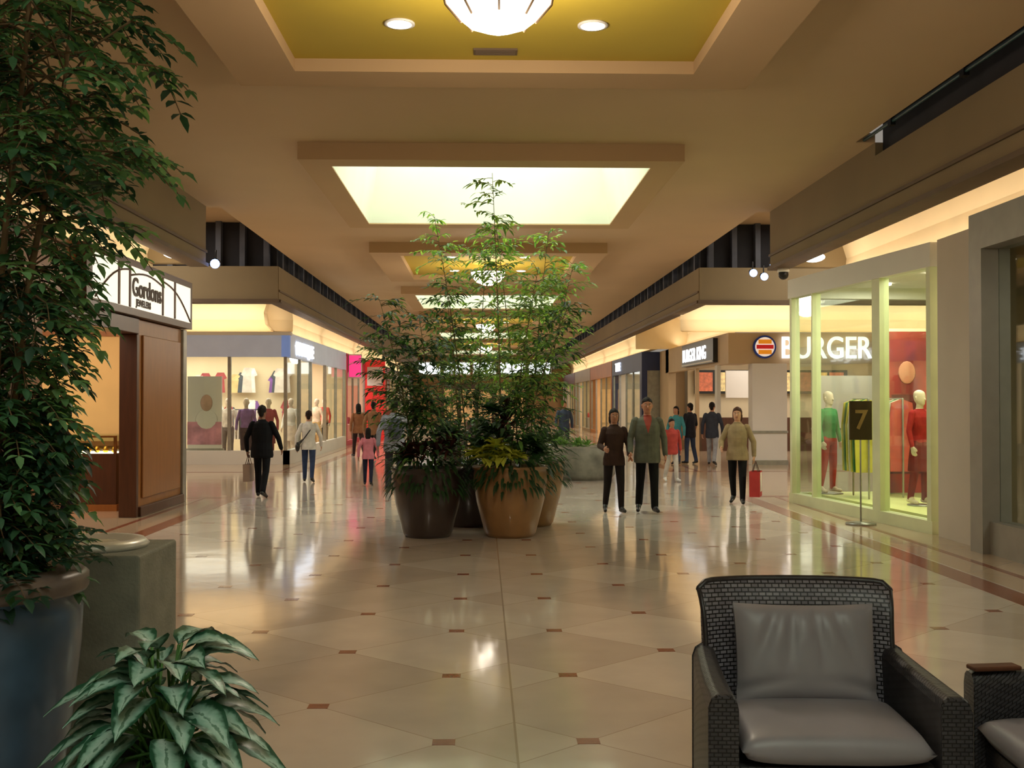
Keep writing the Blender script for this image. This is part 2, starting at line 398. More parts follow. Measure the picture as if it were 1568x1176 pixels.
b.box(-7.4,-5.5,16.8,17.5,1.12,1.14,2); b.box(-7.4,-5.5,16.8,16.84,1.10,1.13,3)
b.box(-5.54,-5.5,16.8,16.84,.86,1.12,3)
b.obj('case_body',[m_dwood,M('case_velvet_glow',C(255,230,180),.6,emit=3,ecol=(1,.86,.62,1),nscale=5,var=.03),m_glass,m_wood,M('gold',C(220,170,70),.25,metal=1,nscale=5,var=.05)],e)  # velvet bed is given its own glow so the case looks lit
e=empty('illuminated_sign',(0,0,0)); b=MB()
m_sign=M('sign_panel_lit',C(255,246,220),.5,emit=1.0,ecol=(1,.95,.80,1),nscale=2,var=.03)
b.box(FL+.0,FL+.13,13.6,18.5,2.83,3.60,0)
b.box(FL+.13,FL+.14,13.8,18.35,2.93,3.50,1)
for yy in (14.75,15.2,16.75,17.4): b.box(FL+.14,FL+.16,yy-.03,yy+.03,2.93,3.50,0)
def arc(y0,z0,y1,z1,bul):
    pts=[]
    for i in range(9):
        t=i/8; pts.append((FL+.15,y0+(y1-y0)*t,z0+(z1-z0)*t+bul*math.sin(math.pi*t)))
    b.tube(pts,.016,6,0)
arc(13.85,2.95,15.2,3.44,.12); arc(16.75,3.44,18.3,2.95,.12); arc(15.2,3.36,16.75,3.36,.08)
b.obj('sign_box',[m_dwood,m_sign],e,bevel=.008)
m_ink=M('sign_letter_dark',C(60,40,24),.5,nscale=5)
text('sign_text','Gordons',.36,(FL+.155,15.28,3.10),(math.pi/2,0,math.pi/2),m_ink,.008,e,'LEFT',1.05)
text('sign_subtext','JEWELERS',.13,(FL+.155,15.45,2.97),(math.pi/2,0,math.pi/2),m_ink,.004,e,'LEFT',1.2)
# ------------------------------------------------------------ right: near storefront + glass corner shop
m_mull=M('pale_mullion',C(222,226,184),.5,nscale=3,var=.04)
b=MB()
b.box(FR-.1,FR+.15,-6,2,0,3.62,0)
b.box(5.55,FR+.3,12.35,13.42,0,3.62,0)
b.box(FR+.1,FR+.2,2,12.0,3.45,3.62,0)
b.obj('wall_right',[M('putty_wall',C(200,188,174),.7,nscale=1,var=.04)])
e=empty('storefront_window',(0,0,0)); b=MB()
m_gf=M('grey_frame',C(150,146,138),.45,metal=.2,nscale=5,var=.05)
b.box(FR-.22,FR+.1,11.85,12.15,0,3.7,0); b.box(FR-.22,FR+.1,2,11.85,3.3,3.7,0); b.box(FR-.14,FR+.1,2,11.85,0,.35,0)
for yy in (2,5.2,8.4): b.box(FR-.14,FR+.06,yy,yy+.1,.35,3.3,0)
b.box(FR-.03,FR-.02,2.1,11.85,.35,3.3,1)
b.obj('window_frame',[m_gf,m_glass],e)
b=MB(); b.box(8.0,8.1,1,13.3,0,3.4,0); b.box(FR+.2,8,1,1.1,0,3.4,0); b.box(FR+.35,8,13.2,13.3,0,3.4,0); b.box(FR+.1,8.1,1,13.3,3.4,3.45,0); b.obj('wall_right_store',[M('olive_wall',C(150,136,94),.7,nscale=1)])
b=MB()
for z in (.5,1.1,1.7,2.3):
    b.box(7.6,7.98,8,12.9,z,z+.04,0)
    for k in range(12): b.box(7.65,7.9,8.2+.39*k,8.4+.39*k,z+.04,z+.3,1+(k+int(z*3))%3)
for yy in (7.95,10.4,12.9): b.box(7.58,7.99,yy,yy+.05,0,2.8,0)
b.obj('display_shelves',[m_dwood,m_metal,M('khaki_goods',C(170,160,110),.7,nscale=4),M('grey_goods',C(130,130,130),.7,nscale=4)])
area('store_light',(6.9,7,3.35),(0,0,0),1,6,50,(1,.85,.6))
A=(5.62,13.6); Bp=(5.06,18.0); Cp=(9.6,18.3)
def lerp(p,q,t): return (p[0]+(q[0]-p[0])*t,p[1]+(q[1]-p[1])*t)
e=empty('glass_corner_shop',(0,0,0)); shopE=e; b=MB()
b.slab(A,Bp,3.32,3.62,.18,0); b.slab(Bp,Cp,3.32,3.62,.18,0)
b.slab(A,Bp,0,.16,.16,1); b.slab(Bp,Cp,0,.16,.16,1)
for (p,q,t,w) in ((A,Bp,.02,.10),(A,Bp,.33,.22),(A,Bp,.985,.08),(Bp,Cp,.33,.05),(Bp,Cp,.66,.05),(Bp,Cp,.99,.1),(A,Bp,.80,.04)):
    dv=Vector((q[0]-p[0],q[1]-p[1])); L=dv.length; h=w/2/L
    b.slab(lerp(p,q,t-h),lerp(p,q,t+h),.1,3.33,.14,1)
b.slab(lerp(A,Bp,.03),lerp(A,Bp,.97),.16,3.32,.012,2); b.slab(lerp(Bp,Cp,.02),lerp(Bp,Cp,.98),.16,3.32,.012,2)
b.add([(A[0]+.1,A[1],3.5),(9.6,13.6,3.5),(Cp[0],Cp[1],3.5),(Bp[0]+.1,Bp[1],3.5),(A[0]+.1,A[1],3.56),(9.6,13.6,3.56),(Cp[0],Cp[1],3.56),(Bp[0]+.1,Bp[1],3.56)],[(0,3,2,1),(4,5,6,7),(0,1,5,4),(1,2,6,5),(2,3,7,6),(3,0,4,7)],0)
b.add([(5.75,13.8,0),(6.9,13.8,0),(6.5,17.9,0),(5.25,17.8,0),(5.75,13.8,.18),(6.9,13.8,.18),(6.5,17.9,.18),(5.25,17.8,.18)],[(0,3,2,1),(4,5,6,7),(0,1,5,4),(1,2,6,5),(2,3,7,6),(3,0,4,7)],3)
b.box(9.6,9.7,13.4,18.4,0,3.5,3); b.box(5.95,9.6,13.45,13.53,0,3.5,3)
b.obj('shop_structure',[m_white,m_mull,m_glass,M('lime_cream',C(228,230,158),.6,nscale=1.5,var=.05)],e)
b=MB()
for p in ((5.9,15.0),(5.7,16.5),(6.5,15.8),(6.3,17.3),(7.4,16.8),(5.95,14.2)):
    b.lathe([(.12,-.03),(.12,-.005)],p[0],p[1],3.5,20,0)
b.obj('shop_downlights',[m_dl],e)
area('shop_light',(6.3,15.8,3.45),(0,0,0),1.2,3.6,66,(1,.97,.55),e)
b=MB(); m_red=M('red_panel',C(150,44,36),.6,nscale=1.6,var=.45)
b.box(6.40,7.18,17.4,17.45,.2,2.75,0); b.box(6.36,7.22,17.45,17.48,0,2.8,1)
b.ell((6.70,17.39,2.1),(.14,.012,.18),2); b.add([(6.45,17.395,1.75),(6.95,17.395,1.75),(6.86,17.395,1.2),(7.0,17.395,.5),(6.42,17.395,.5),(6.55,17.395,1.2)],[(0,5,4,3,2,1)],3)
b.obj('display_poster',[m_red,m_mull,M('portrait_skin',C(200,130,100),.6,nscale=4),M('dark_red_print',C(90,26,26),.6,nscale=3,var=.3)],e)
m_ydis=M('yellow_display',C(214,204,78),.5,nscale=3,var=.15)
m_gc=M('green_cloth',C(60,130,76),.8,nscale=6); m_wc=M('white_cloth',C(220,220,200),.8,nscale=6); m_rc=M('coral_cloth',C(196,84,70),.8,nscale=6)
for (rx,ry,cmap) in ((5.74,16.75,(0,2,0,3)),(6.35,17.0,(4,3,2,3))):
    b=MB()
    b.tube([(rx,ry-.35,.20),(rx,ry-.35,1.68)],.015,8,1); b.tube([(rx,ry+.35,.20),(rx,ry+.35,1.68)],.015,8,1); b.tube([(rx,ry-.35,1.68),(rx,ry+.35,1.68)],.015,8,1)
    for k in range(7):
        yy=ry-.3+.1*k; cm=cmap[k%4]
        pts=[(-.16,1.62),(-.2,1.28),(-.18,.58),(.18,.58),(.2,1.28),(.16,1.62),(0,1.68)]
        vs=[(rx+x,yy-.015,z) for x,z in pts]+[(rx+x,yy+.015,z) for x,z in pts]; nn=len(pts)
        b.add(vs,[tuple(range(nn)),tuple(range(2*nn-1,nn-1,-1))]+[(i,(i+1)%nn,nn+(i+1)%nn,nn+i) for i in range(nn)],cm)
    b.obj('clothes_rack',[m_ydis,m_metal,m_gc,m_wc,m_rc],e)
e=empty('sign_stand',(5.05,14.75,0)); b=MB(); m_br=M('bronze_plate',C(66,52,30),.4,metal=.4,nscale=5,var=.1)
b.lathe([(.2,0),(.2,.02),(.03,.04)],0,0,0,24,1); b.tube([(0,0,.03),(0,0,1.15)],.012,10,1); b.box(-.15,.15,-.02,.01,1.13,1.65,0)
b.obj('stand_body',[m_br,m_metal],e)
text('stand_text','7',.36,(0,-.025,1.28),(math.pi/2,0,0),M('gold_letter',C(150,120,70),.4,nscale=4),.004,e,'CENTER')
# ------------------------------------------------------------ generic shops
def shop(side,X,y0,y1,fcol,wcol,lp,lcol=(1,.88,.68),z1=3.42,seed=1,zf=2.75,depth=3.2):
    r=random.Random(seed); s=side
    mf=M('fascia_paint',fcol,.5,nscale=2,var=.06); mw=M('shop_wall',wcol,.7,nscale=1,var=.05)
    b=MB()
    b.box(X,X+.2*s,y0,y1,zf,z1,0); b.box(X,X+.25*s,y0,y0+.3,0,zf,0); b.box(X,X+.25*s,y1-.3,y1,0,zf,0)
    k=y0+.3
    n=max(2,int((y1-y0)/2)); st=(y1-y0-.6)/n; door=n//2
    for i in range(n+1): b.box(X+.02*s,X+.10*s,k+st*i-.03,k+st*i+.03,0,zf,2)
    for i in range(n):
        if i!=door: b.box(X+.05*s,X+.06*s,k+st*i,k+st*(i+1),.15,zf,3); b.box(X+.01*s,X+.12*s,k+st*i,k+st*(i+1),0,.16,0)
    b.box(X+.2*s,X+depth*s,y0,y0+.1,0,3.3,1); b.box(X+.2*s,X+depth*s,y1-.1,y1,0,3.3,1); b.box(X+depth*s,X+(depth+.1)*s,y0,y1,0,3.3,1)
    b.box(X+.1*s,X+depth*s,y0,y1,3.2,3.3,1)
    b.obj('storefront',[mf,mw,m_metal,m_glass])
    area('store_light',(X+depth*.5*s,(y0+y1)/2,3.15),(0,0,0),depth*.6,(y1-y0)*.7,lp,lcol)
    cols=[(200,60,60),(60,90,160),(230,200,90),(230,225,215),(90,60,110),(60,60,60),(210,120,60)]
    ms=[M('goods',C(*c),.6,nscale=5) for c in r.sample(cols,5)]
    b=MB(); xb=X+(depth-.02)*s
    for z in (.4,1.0,1.6,2.2):
        b.box(xb-.35*s,xb,y0+.3,y1-.3,z,z+.03,5)
        yy=y0+.4
        while yy<y1-.7:
            w=r.uniform(.12,.35); b.box(xb-.3*s,xb-.05*s,yy,yy+w,z+.03,z+r.uniform(.15,.45),r.randrange(5)); yy+=w+r.uniform(.05,.25)
    for q in range(int((y1-y0)/2)):
        yc=y0+1+q*2+r.uniform(-.2,.2); xc=X+r.uniform(.7,1.6)*s
        b.lathe([(.30,0),(.28,.6),(.34,.62),(.34,.66)],xc,yc,0,14,5)
        for g in range(5): b.lathe([(.05,0),(.08,.1),(.05,.25),(.02,.3)],xc+r.uniform(-.2,.2),yc+r.uniform(-.2,.2),.66,8,r.randrange(5))
    b.obj('merchandise_shelves',ms+[m_white])
m_bluew=M('pale_blue_fascia',C(190,200,222),.5,nscale=2,var=.04,emit=.15)
b=MB(); XF=-5.05; YF=29.0
b.box(-13.9,XF,YF,YF+.2,2.8,3.42,0); b.box(XF-.2,XF,YF,41,2.8,3.42,0)
b.box(-13.9,XF+.05,YF-.05,YF+.2,3.36,3.45,2); b.box(-13.9,XF,YF,YF+.15,0,.36,2); b.box(XF-.15,XF,YF,41,0,.36,2)
for x in (-13,-11,-9.2,-7.9,-6.6,-5.15): b.box(x-.04,x+.04,YF+.02,YF+.12,.36,2.8,3)
for y in (31,33,36,38.6,40.9): b.box(XF-.12,XF-.02,y-.04,y+.04,.36,2.8,3)
b.box(-13.8,XF-.1,YF+.06,YF+.07,.36,2.8,4); b.box(XF-.07,XF-.06,YF+.1,33,.36,2.8,4); b.box(XF-.07,XF-.06,36,41,.36,2.8,4)
b.box(-13.9,XF-.2,33.9,34,0,3.3,1); b.box(-13.9,-13.8,YF+.2,34,0,3.3,1); b.box(-13.9,XF-.2,YF+.2,41,3.2,3.3,1); b.box(-9,-8.9,34,41,0,3.3,1); b.box(-9,XF,41,41.1,0,3.3,1)
b.obj('corner_storefront',[m_bluew,m_cream,m_white,m_metal,m_glass])
area('store_light',(-9,31.6,3.15),(0,0,0),8,3.5,200,(1,.86,.68)); area('store_light',(-7,37.5,3.15),(0,0,0),2.5,5,110,(1,.86,.68))
e=empty('fashion_poster',(-7.35,YF+.5,0)); b=MB(); b.box(-.45,.45,0,.04,.4,2.3,0); b.box(-.5,.5,.0,.06,.3,.4,2)
b.box(-.45,.45,-.01,0,.5,1.1,1); b.ell((.05,-.01,1.6),(.16,.015,.22),3); b.ell((.05,.0,1.15),(.3,.02,.28),0)
b.tube([(-.42,.02,.0),(-.42,.02,.4)],.02,8,2); b.tube([(.42,.02,.0),(.42,.02,.4)],.02,8,2)
b.obj('poster',[m_white,M('pink_print',C(206,140,160),.6,nscale=3,var=.3),m_metal,M('portrait_print',C(196,160,140),.6,nscale=5)],e)
m_lsign=M('white_lit_letters',C(240,245,255),.5,emit=2.6,ecol=(.85,.92,1,1),nscale=3,var=.01)
text('shop_sign_text','BOUTIQUE',.50,(XF+.03,30.0,2.90),(math.pi/2,0,math.pi/2),m_lsign,.02,None,'LEFT',1.2)
b=MB(); r=random.Random(5)
mcs=[M('cloth',C(*c),.8,nscale=5) for c in ((210,200,190),(120,80,150),(160,70,74),(210,184,130),(70,80,90),(235,225,220))]
for k in range(26):
    x=r.uniform(-9,-5.8); y=33.7; z=r.choice([.9,1.9]); w=.17; h=r.uniform(.5,.8); cm=r.randrange(6)
    b.add([(x-w*.6,y,z+h),(x+w*.6,y,z+h),(x+w*1.15,y-.02,z+h*.72),(x+w*.7,y-.06,z+h*.66),(x+w*.9,y-.08,z),(x-w*.9,y-.08,z),(x-w*.7,y-.06,z+h*.66),(x-w*1.15,y-.02,z+h*.72)],[(0,1,2,3,4,5,6,7)],cm)
for k in range(3):
    xx=-9+k*1.1; b.tube([(xx,32.3,0.03),(xx,32.3,1.4)],.02,8,4); b.tube([(xx-.4,32.3,1.4),(xx+.4,32.3,1.4)],.015,8,4)
    for j in range(8): b.box(xx-.36+.09*j,xx-.31+.09*j,32.1,32.5,.55,1.38,r.randrange(6))
b.obj('clothing_rack',mcs)
shop(-1,FL-.1,41.2,50,C(196,60,90),C(230,200,170),110,seed=2); shop(-1,FL-.1,50.2,60,C(150,60,40),C(220,200,160),110,seed=3); shop(-1,FL-.1,60.2,70,C(190,180,160),C(220,200,160),110,seed=4); shop(-1,FL-.1,70.2,79.8,C(90,80,70),C(230,200,160),110,seed=9)
text('shop_sign_text','TOYS',.5,(FL-.06,44.5,2.9),(math.pi/2,0,math.pi/2),M('pink_lit',C(255,90,150),.5,emit=2.5,nscale=3,var=.01),.02)
text('shop_sign_text','SHOES',.45,(FL-.06,52,2.9),(math.pi/2,0,math.pi/2),m_lsign,.02)
b=MB(); b.box(FL-.08,FL+.4,41.6,41.8,2.5,3.4,0); b.box(FL-.06,FL+.38,41.58,41.6,2.55,3.35,1); b.obj('blade_sign',[m_white,M('magenta_lit',C(230,60,130),.5,emit=1.0,nscale=3,var=.02)])
b=MB(); b.box(FL-.08,FL+.75,47.5,47.8,0,3.4,0); b.box(FL-.0,FL+.67,47.47,47.5,2.3,3.1,1); b.obj('red_sign_column',[M('red_lit',C(200,40,36),.5,emit=.5,nscale=3,var=.02),m_white])
shop(1,FR+.1,40,49,C(44,56,96),C(210,196,170),100,seed=5); shop(1,FR+.1,49.2,59,C(190,120,60),C(230,196,140),120,seed=6,lcol=(1,.72,.40)); shop(1,FR+.1,59.2,69,C(170,150,120),C(220,196,150),110,seed=7); shop(1,FR+.1,69.2,79.8,C(110,60,40),C(220,196,150),110,seed=8)
text('shop_sign_text','TRADE',.5,(FR+.06,47.4,2.9),(math.pi/2,0,-math.pi/2),m_lsign,.02)
b=MB(); b.box(FR+.1,7.0,39.8,39.99,2.75,3.42,0); b.box(FR+.3,7.0,39.85,39.95,0,2.75,1); b.box(FR+.1,FR+.3,39.8,39.99,0,2.75,0); b.obj('wall_right_navy_return',[M('navy_paint',C(44,56,96),.5,nscale=2),m_metal])
m_fas=M('food_fascia',C(196,170,134),.6,nscale=1,var=.05)
b=MB()
b.box(6.35,6.55,30,38.5,2.62,3.42,0); b.box(6.35,6.6,37.9,39.75,0,3.42,0); b.box(6.6,7.0,38.4,39.7,0,3.4,0)
b.box(6.35,6.95,28.6,30,2.62,3.42,0)
b.box(6.95,13.9,28.6,28.8,2.62,3.42,0)
b.box(6.95,7.85,28.5,28.95,0,2.62,1); b.box(6.93,7.87,28.47,28.5,.82,.88,2); b.box(6.93,7.87,28.47,28.5,.0,.12,2)
b.box(8.6,13.9,28.6,28.8,0,.9,1); b.box(8.6,13.9,28.5,28.95,.9,.95,2)
b.box(6.35,6.45,30.0,30.3,0,2.62,1); b.box(6.35,6.45,33.0,33.2,0,2.62,0)
b.box(13.8,13.9,28.8,38,0,3.3,3); b.box(7,13.8,37.8,37.9,0,3.3,3); b.box(6.6,13.9,28.8,37.8,3.2,3.3,3)
b.box(7.6,9.2,34.6,34.7,1.75,2.6,1); b.box(10,12.5,32.6,32.7,0,2.4,1)
b.obj('food_court_storefront',[m_fas,m_white,m_metal,m_cream])
e=empty('menu_board',(0,0,0)); b=MB(); cs=[C(170,90,60),C(200,176,120),C(120,70,50),C(190,150,80)]
b.box(7.2,12.4,37.5,37.75,1.9,2.7,0)
for k in range(9): b.box(7.3+.56*k,7.78+.56*k,37.47,37.5,1.98,2.62,1+k%4)
b.box(7.2,12.4,36.4,37,0,1.1,5)
b.obj('menu_panels',[m_black]+[M('menu_lit',c,.5,emit=.8,nscale=9,var=.5) for c in cs]+[m_dwood],e)
area('store_light',(9.8,33.5,3.15),(0,0,0),5,6,130,(1,.86,.64))
m_wl=M('white_letters',C(245,245,250),.5,emit=1.4,ecol=(.95,.97,1,1),nscale=3,var=.01)
text('burger_sign_text','BURGER',.80,(7.68,28.5,2.76),(math.pi/2,0,0),m_wl,.04,None,'LEFT',.80)
e=empty('shop_sign',(0,0,0)); b=MB(); b.box(6.22,6.35,29.9,34.6,2.70,3.36,0); b.box(6.20,6.22,29.95,34.55,2.72,2.76,1); b.obj('sign_box',[m_black,m_white],e)
text('sign_text','BURGER KING',.54,(6.21,34.45,2.84),(math.pi/2,0,-math.pi/2),m_wl,.01,e,'LEFT',1.05)
e=empty('round_logo_sign',(7.28,28.5,3.05)); b=MB()
def disc(r,y,m,n=32):
    b.add([(r*math.cos(2*math.pi*i/n),y,r*math.sin(2*math.pi*i/n)) for i in range(n)]+[(r*math.cos(2*math.pi*i/n),y+.05,r*math.sin(2*math.pi*i/n)) for i in range(n)],[tuple(range(n)),tuple(range(2*n-1,n-1,-1))]+[(i,(i+1)%n,n+(i+1)%n,n+i) for i in range(n)],m)
disc(.30,.03,0); disc(.25,.0,1)
for z0,z1,w,mm in ((.08,.19,.17,2),(-.19,-.08,.17,2),(-.05,.05,.22,3)): b.box(-w,w,-.02,.0,z0,z1,mm)
b.obj('logo',[M('logo_blue',C(30,60,150),.5,nscale=3),M('logo_white',C(245,240,230),.5,emit=.5,nscale=3,var=.01),M('bun_orange',C(240,150,30),.5,emit=.4,nscale=3),M('logo_red',C(200,30,30),.5,emit=.4,nscale=3)],e)
m_day=M('daylight_window',C(240,250,255),.4,emit=2.4,ecol=(.9,.97,1,1),nscale=1,var=.02)
b=MB(); b.box(-6,6.5,YE,YE+.2,0,5.2,0)
b.obj('wall_end',[M('end_wall',C(160,122,82),.7,nscale=.5,var=.1)])
b=MB()
for x0,x1 in ((-4.6,-3.1),(-2.8,-1.0),(-.7,.9),(1.2,3.0),(3.3,4.85)):
    b.box(x0-.08,x1+.08,YE-.08,YE,3.5,4.5,0); b.box(x0,x1,YE-.1,YE-.08,3.6,4.4,1)
b.obj('window_1',[m_white,m_day])
b=MB(); b.box(-3,3.2,YE-.12,YE,0,2.9,0)
for k in range(5): b.box(-2.8+1.2*k,-1.8+1.2*k,YE-.14,YE-.12,.1,2.5,1)
b.obj('door_1',[m_dwood,M('warm_lit_glass',C(220,170,110),.3,emit=.4,nscale=3,var=.3)])
# ------------------------------------------------------------ people
def person(name,x,y,head,H,skin=(180,126,96),hair=(24,18,16),top=(60,60,60),pants=(20,20,24),shoes=(18,16,16),
           stride=.32,style='short',female=False,jacket=True,eL=.25,eR=.25,aL=None,aR=None,voxel=.008,bare=False,collar=None,skirt=False,mann=False,out=.085,bulk=1.0):
    s=H/1.75
    prims=[]
    fm=.92 if female else 1.0
    mb=MB()
    def cap(p0,p1,r0,r1,tag,n=12): prims.append(('c',Vector(p0),Vector(p1),r0,r1,tag)); 
    def loft(rings,tag): prims.append(('l',rings,tag))
    feet=[]
    def leg(sd,a,bend):
        hip=Vector((sd*.09,0,.91)); k=hip+Vector((sd*.010,math.sin(a)*.42,-math.cos(a)*.42)); an=k+Vector((sd*.005,math.sin(a-bend)*.41,-math.cos(a-bend)*.41))
        cap(hip,k,.090,.068,3); cap(k,an,.066,.056 if not female else .048,3)
        q=math.sin(a-bend); heel=an+Vector((0,-.035,-.035)); toe=an+Vector((sd*.03,.15,-.045+q*.12))
        cap(heel,toe,.038,.032,4); cap(an,(heel+toe)/2+Vector((0,0,.01)),.042,.042,4)
        feet.extend([heel.z-.038,toe.z-.032])
    leg(-1,stride,.08+abs(stride)*.2); leg(1,-stride,.12+abs(stride)*.9)
    k=fm
    loft([(.82,.10,.07,0),(.86,.155,.112,-.005),(.93,.170,.124,-.01),(1.0,.155*k,.112,-.005)],3)
    if jacket:
        B=bulk
        loft([(.76 if not female else .80,.182*B,.136*B,-.005),(.80,.192*B,.142*B,-.005),(.92,.186*B,.138*B,-.005),(1.05,.168*k*B,.124*B,0),(1.2,.182*k*B,.132*B,.004),(1.33,.196*k,.130,0),(1.41,.168*k,.102,-.005),(1.46,.085,.072,-.005),(1.485,.07,.066,0)],2)
    else:
        loft([(.94,.162,.120,0),(1.05,.147*k,.108,0),(1.2,.168*k,.122 if female else .115,.006),(1.33,.184*k,.12,0),(1.41,.155*k,.092,-.005),(1.455,.075,.068,-.005)],2)
    if skirt: loft([(.5,.2,.17,0),(.7,.19,.15,0),(.95,.155,.12,0)],3)
    cap((0,-.01,1.42),(0,.01,1.54),.056,.054,0)
    hr=[(1.512,.022,.022,.05),(1.522,.045,.048,.036),(1.545,.058,.072,.016),(1.58,.068,.088,.004),(1.62,.074,.097,0),(1.66,.076,.099,-.004),(1.70,.071,.093,-.008),(1.73,.052,.07,-.010),(1.748,.02,.03,-.012)]
    loft(hr,0)
    cap((0,.092,1.625),(0,.108,1.600),.009,.013,0)
    for sd in (-1,1):
        cap((sd*.077,-.002,1.60),(sd*.08,-.006,1.635),.010,.014,0)
    if not mann:
        loft([(1.60,.05,.05,-.05),(1.63,.077,.078,-.028),(1.67,.083,.098,-.016),(1.70,.081,.099,-.010),(1.735,.064,.08,-.010),(1.762,.02,.03,-.01)],1)
        cap((0,-.065,1.58),(0,-.06,1.66),.05,.055,1)
        if style=='long':
            loft([(1.42,.06,.03,-.085),(1.46,.085,.045,-.07),(1.56,.088,.06,-.045),(1.66,.088,.085,-.025)],1)
        if style=='bob':
            loft([(1.50,.07,.04,-.06),(1.54,.09,.065,-.035),(1.60,.092,.08,-.022),(1.68,.088,.095,-.016)],1)
    hands=[]
    def arm(sd,a,e):
        sh=Vector((sd*.178*k,-.005,1.395)); el=sh+Vector((sd*out,math.sin(a)*.27,-math.cos(a)*.27)); wr=el+Vector((sd*.01-sd*.04*(e>.6),math.sin(a+e)*.245,-math.cos(a+e)*.245))
        j=.008 if jacket else 0
        cap(sh,el,(.058*k)+j,.043+j,2); 
        if bare: cap(el,wr,.038,.028,0)
        else: cap(el,wr,.043+j,.034+j*.8,2)
        d=(wr-el).normalized(); nrm=Vector((-sd,0,0)); nrm=(nrm-d*nrm.dot(d)).normalized(); w=d.cross(nrm)
        if w.y<0: w=-w
        cap(wr,wr+d*.03,.027,.026,0)
        for q in (-1,0,1): cap(wr+d*.02+w*q*.016,wr+d*.085+w*q*.024,.016,.014,0)
        for i,(off,l) in enumerate(((.036,.070),(.012,.080),(-.012,.075),(-.036,.058))):
            p=wr+d*.088+w*off; d1=(d+nrm*.25).normalized(); d2=(d+nrm*.8).normalized()
            m1=p+d1*l*.55; cap(p,m1,.0095,.009,0); cap(m1,m1+d2*l*.45,.009,.0075,0)
        t0=wr+d*.03+w*.026; t1=t0+(d*.7+w*.6+nrm*.2).normalized()*.045; cap(t0,t1,.013,.011,0); cap(t1,t1+(d+nrm*.3+w*.1).normalized()*.03,.0105,.009,0)
        hands.append(wr+d*.10+nrm*.02)
    arm(-1,(-stride*.8 if aL is None else aL),eL); arm(1,(stride*.8 if aR is None else aR),eR)
    dz=-min(feet)
    for p in prims:
        if p[0]=='c': mb.tube([p[1],p[1].lerp(p[2],.5),p[2]],[p[3],(p[3]+p[4])/2,p[4]],12)
        else:
            R=p[1]; n=20; vs=[];fs=[]
            R2=[(R[0][0]-.004,R[0][1]*.3,R[0][2]*.3,R[0][3])]+list(R)+[(R[-1][0]+.004,R[-1][1]*.3,R[-1][2]*.3,R[-1][3])]
            for (z,rx,ry,cy) in R2:
                for i in range(n):
                    a=2*math.pi*i/n; vs.append((rx*math.cos(a),cy+ry*math.sin(a),z))
            for kk in range(len(R2)-1):
                for i in range(n):
                    j=(i+1)%n; fs.append((kk*n+i,kk*n+j,(kk+1)*n+j,(kk+1)*n+i))
            fs.append(tuple(range(n-1,-1,-1))); fs.append(tuple((len(R2)-1)*n+i for i in range(n)))
            mb.add(vs,fs)
    tmp=mb.obj('tmp',[])
    rm=tmp.modifiers.new('r','REMESH'); rm.mode='VOXEL'; rm.voxel_size=voxel
    sm=tmp.modifiers.new('s','SMOOTH'); sm.factor=.5; sm.iterations=2
    dg=bpy.context.evaluated_depsgraph_get(); me=bpy.data.meshes.new_from_object(tmp.evaluated_get(dg))
    bpy.data.objects.remove(tmp)
    nf=len(me.polygons); cen=np.empty(nf*3); me.polygons.foreach_get('center',cen); cen=cen.reshape(-1,3)
    best=np.full(nf,1e9); tag=np.zeros(nf,int)
    for p in prims:
        if p[0]=='c':
            a=np.array(p[1]); d=np.array(p[2])-a; L2=max(d@d,1e-12); t=np.clip(((cen-a)@d)/L2,0,1)
            sd=np.linalg.norm(cen-(a+t[:,None]*d),axis=1)-(p[3]+(p[4]-p[3])*t); tg=p[5]
        else:
            R=np.array(p[1]); z=cen[:,2]; rx=np.interp(z,R[:,0],R[:,1]); ry=np.interp(z,R[:,0],R[:,2]); cy=np.interp(z,R[:,0],R[:,3])
            q=np.sqrt((cen[:,0]/rx)**2+((cen[:,1]-cy)/ry)**2); sd=(q-1)*np.minimum(rx,ry)
            ex=np.maximum(R[0,0]-z,z-R[-1,0]); sd=np.where(ex>0,np.maximum(sd,0)+ex,sd); tg=p[2]
        u=sd<best; best[u]=sd[u]; tag[u]=tg
    if collar is not None:
        u=(tag==2)&(cen[:,1]>.04)&(np.abs(cen[:,0])<np.clip((cen[:,2]-1.2)*.28,0,.06))&(cen[:,2]>1.22); tag[u]=5
    cl=[M('skin',C(*skin),.5,nscale=12,var=.05),M('hair',C(*hair),.6,nscale=60,var=.3,bump=.3,bscale=90,spec=.2),M('top_cloth',C(*top),.85,nscale=9,var=.14,bump=.4,bscale=14,spec=.2),M('trouser_cloth',C(*pants),.85,nscale=9,var=.14,bump=.4,bscale=14,spec=.2),M('shoe_leather',C(*shoes),.4,nscale=9),M('shirt',C(*(collar or top)),.8,nscale=9)]
    for m_ in cl: me.materials.append(m_)
    me.polygons.foreach_set('material_index',tag.astype(np.int32)); me.polygons.foreach_set('use_smooth',np.ones(nf,bool))
    nv=len(me.vertices); co=np.empty(nv*3); me.vertices.foreach_get('co',co); co=co.reshape(-1,3); co[:,2]=np.maximum(co[:,2]+dz,0); co*=s
    me.vertices.foreach_set('co',co.ravel()); me.update()
    e=empty(name,(x,y,0.0),head)
    o=bpy.data.objects.new('body',me); COL.objects.link(o); o.parent=e
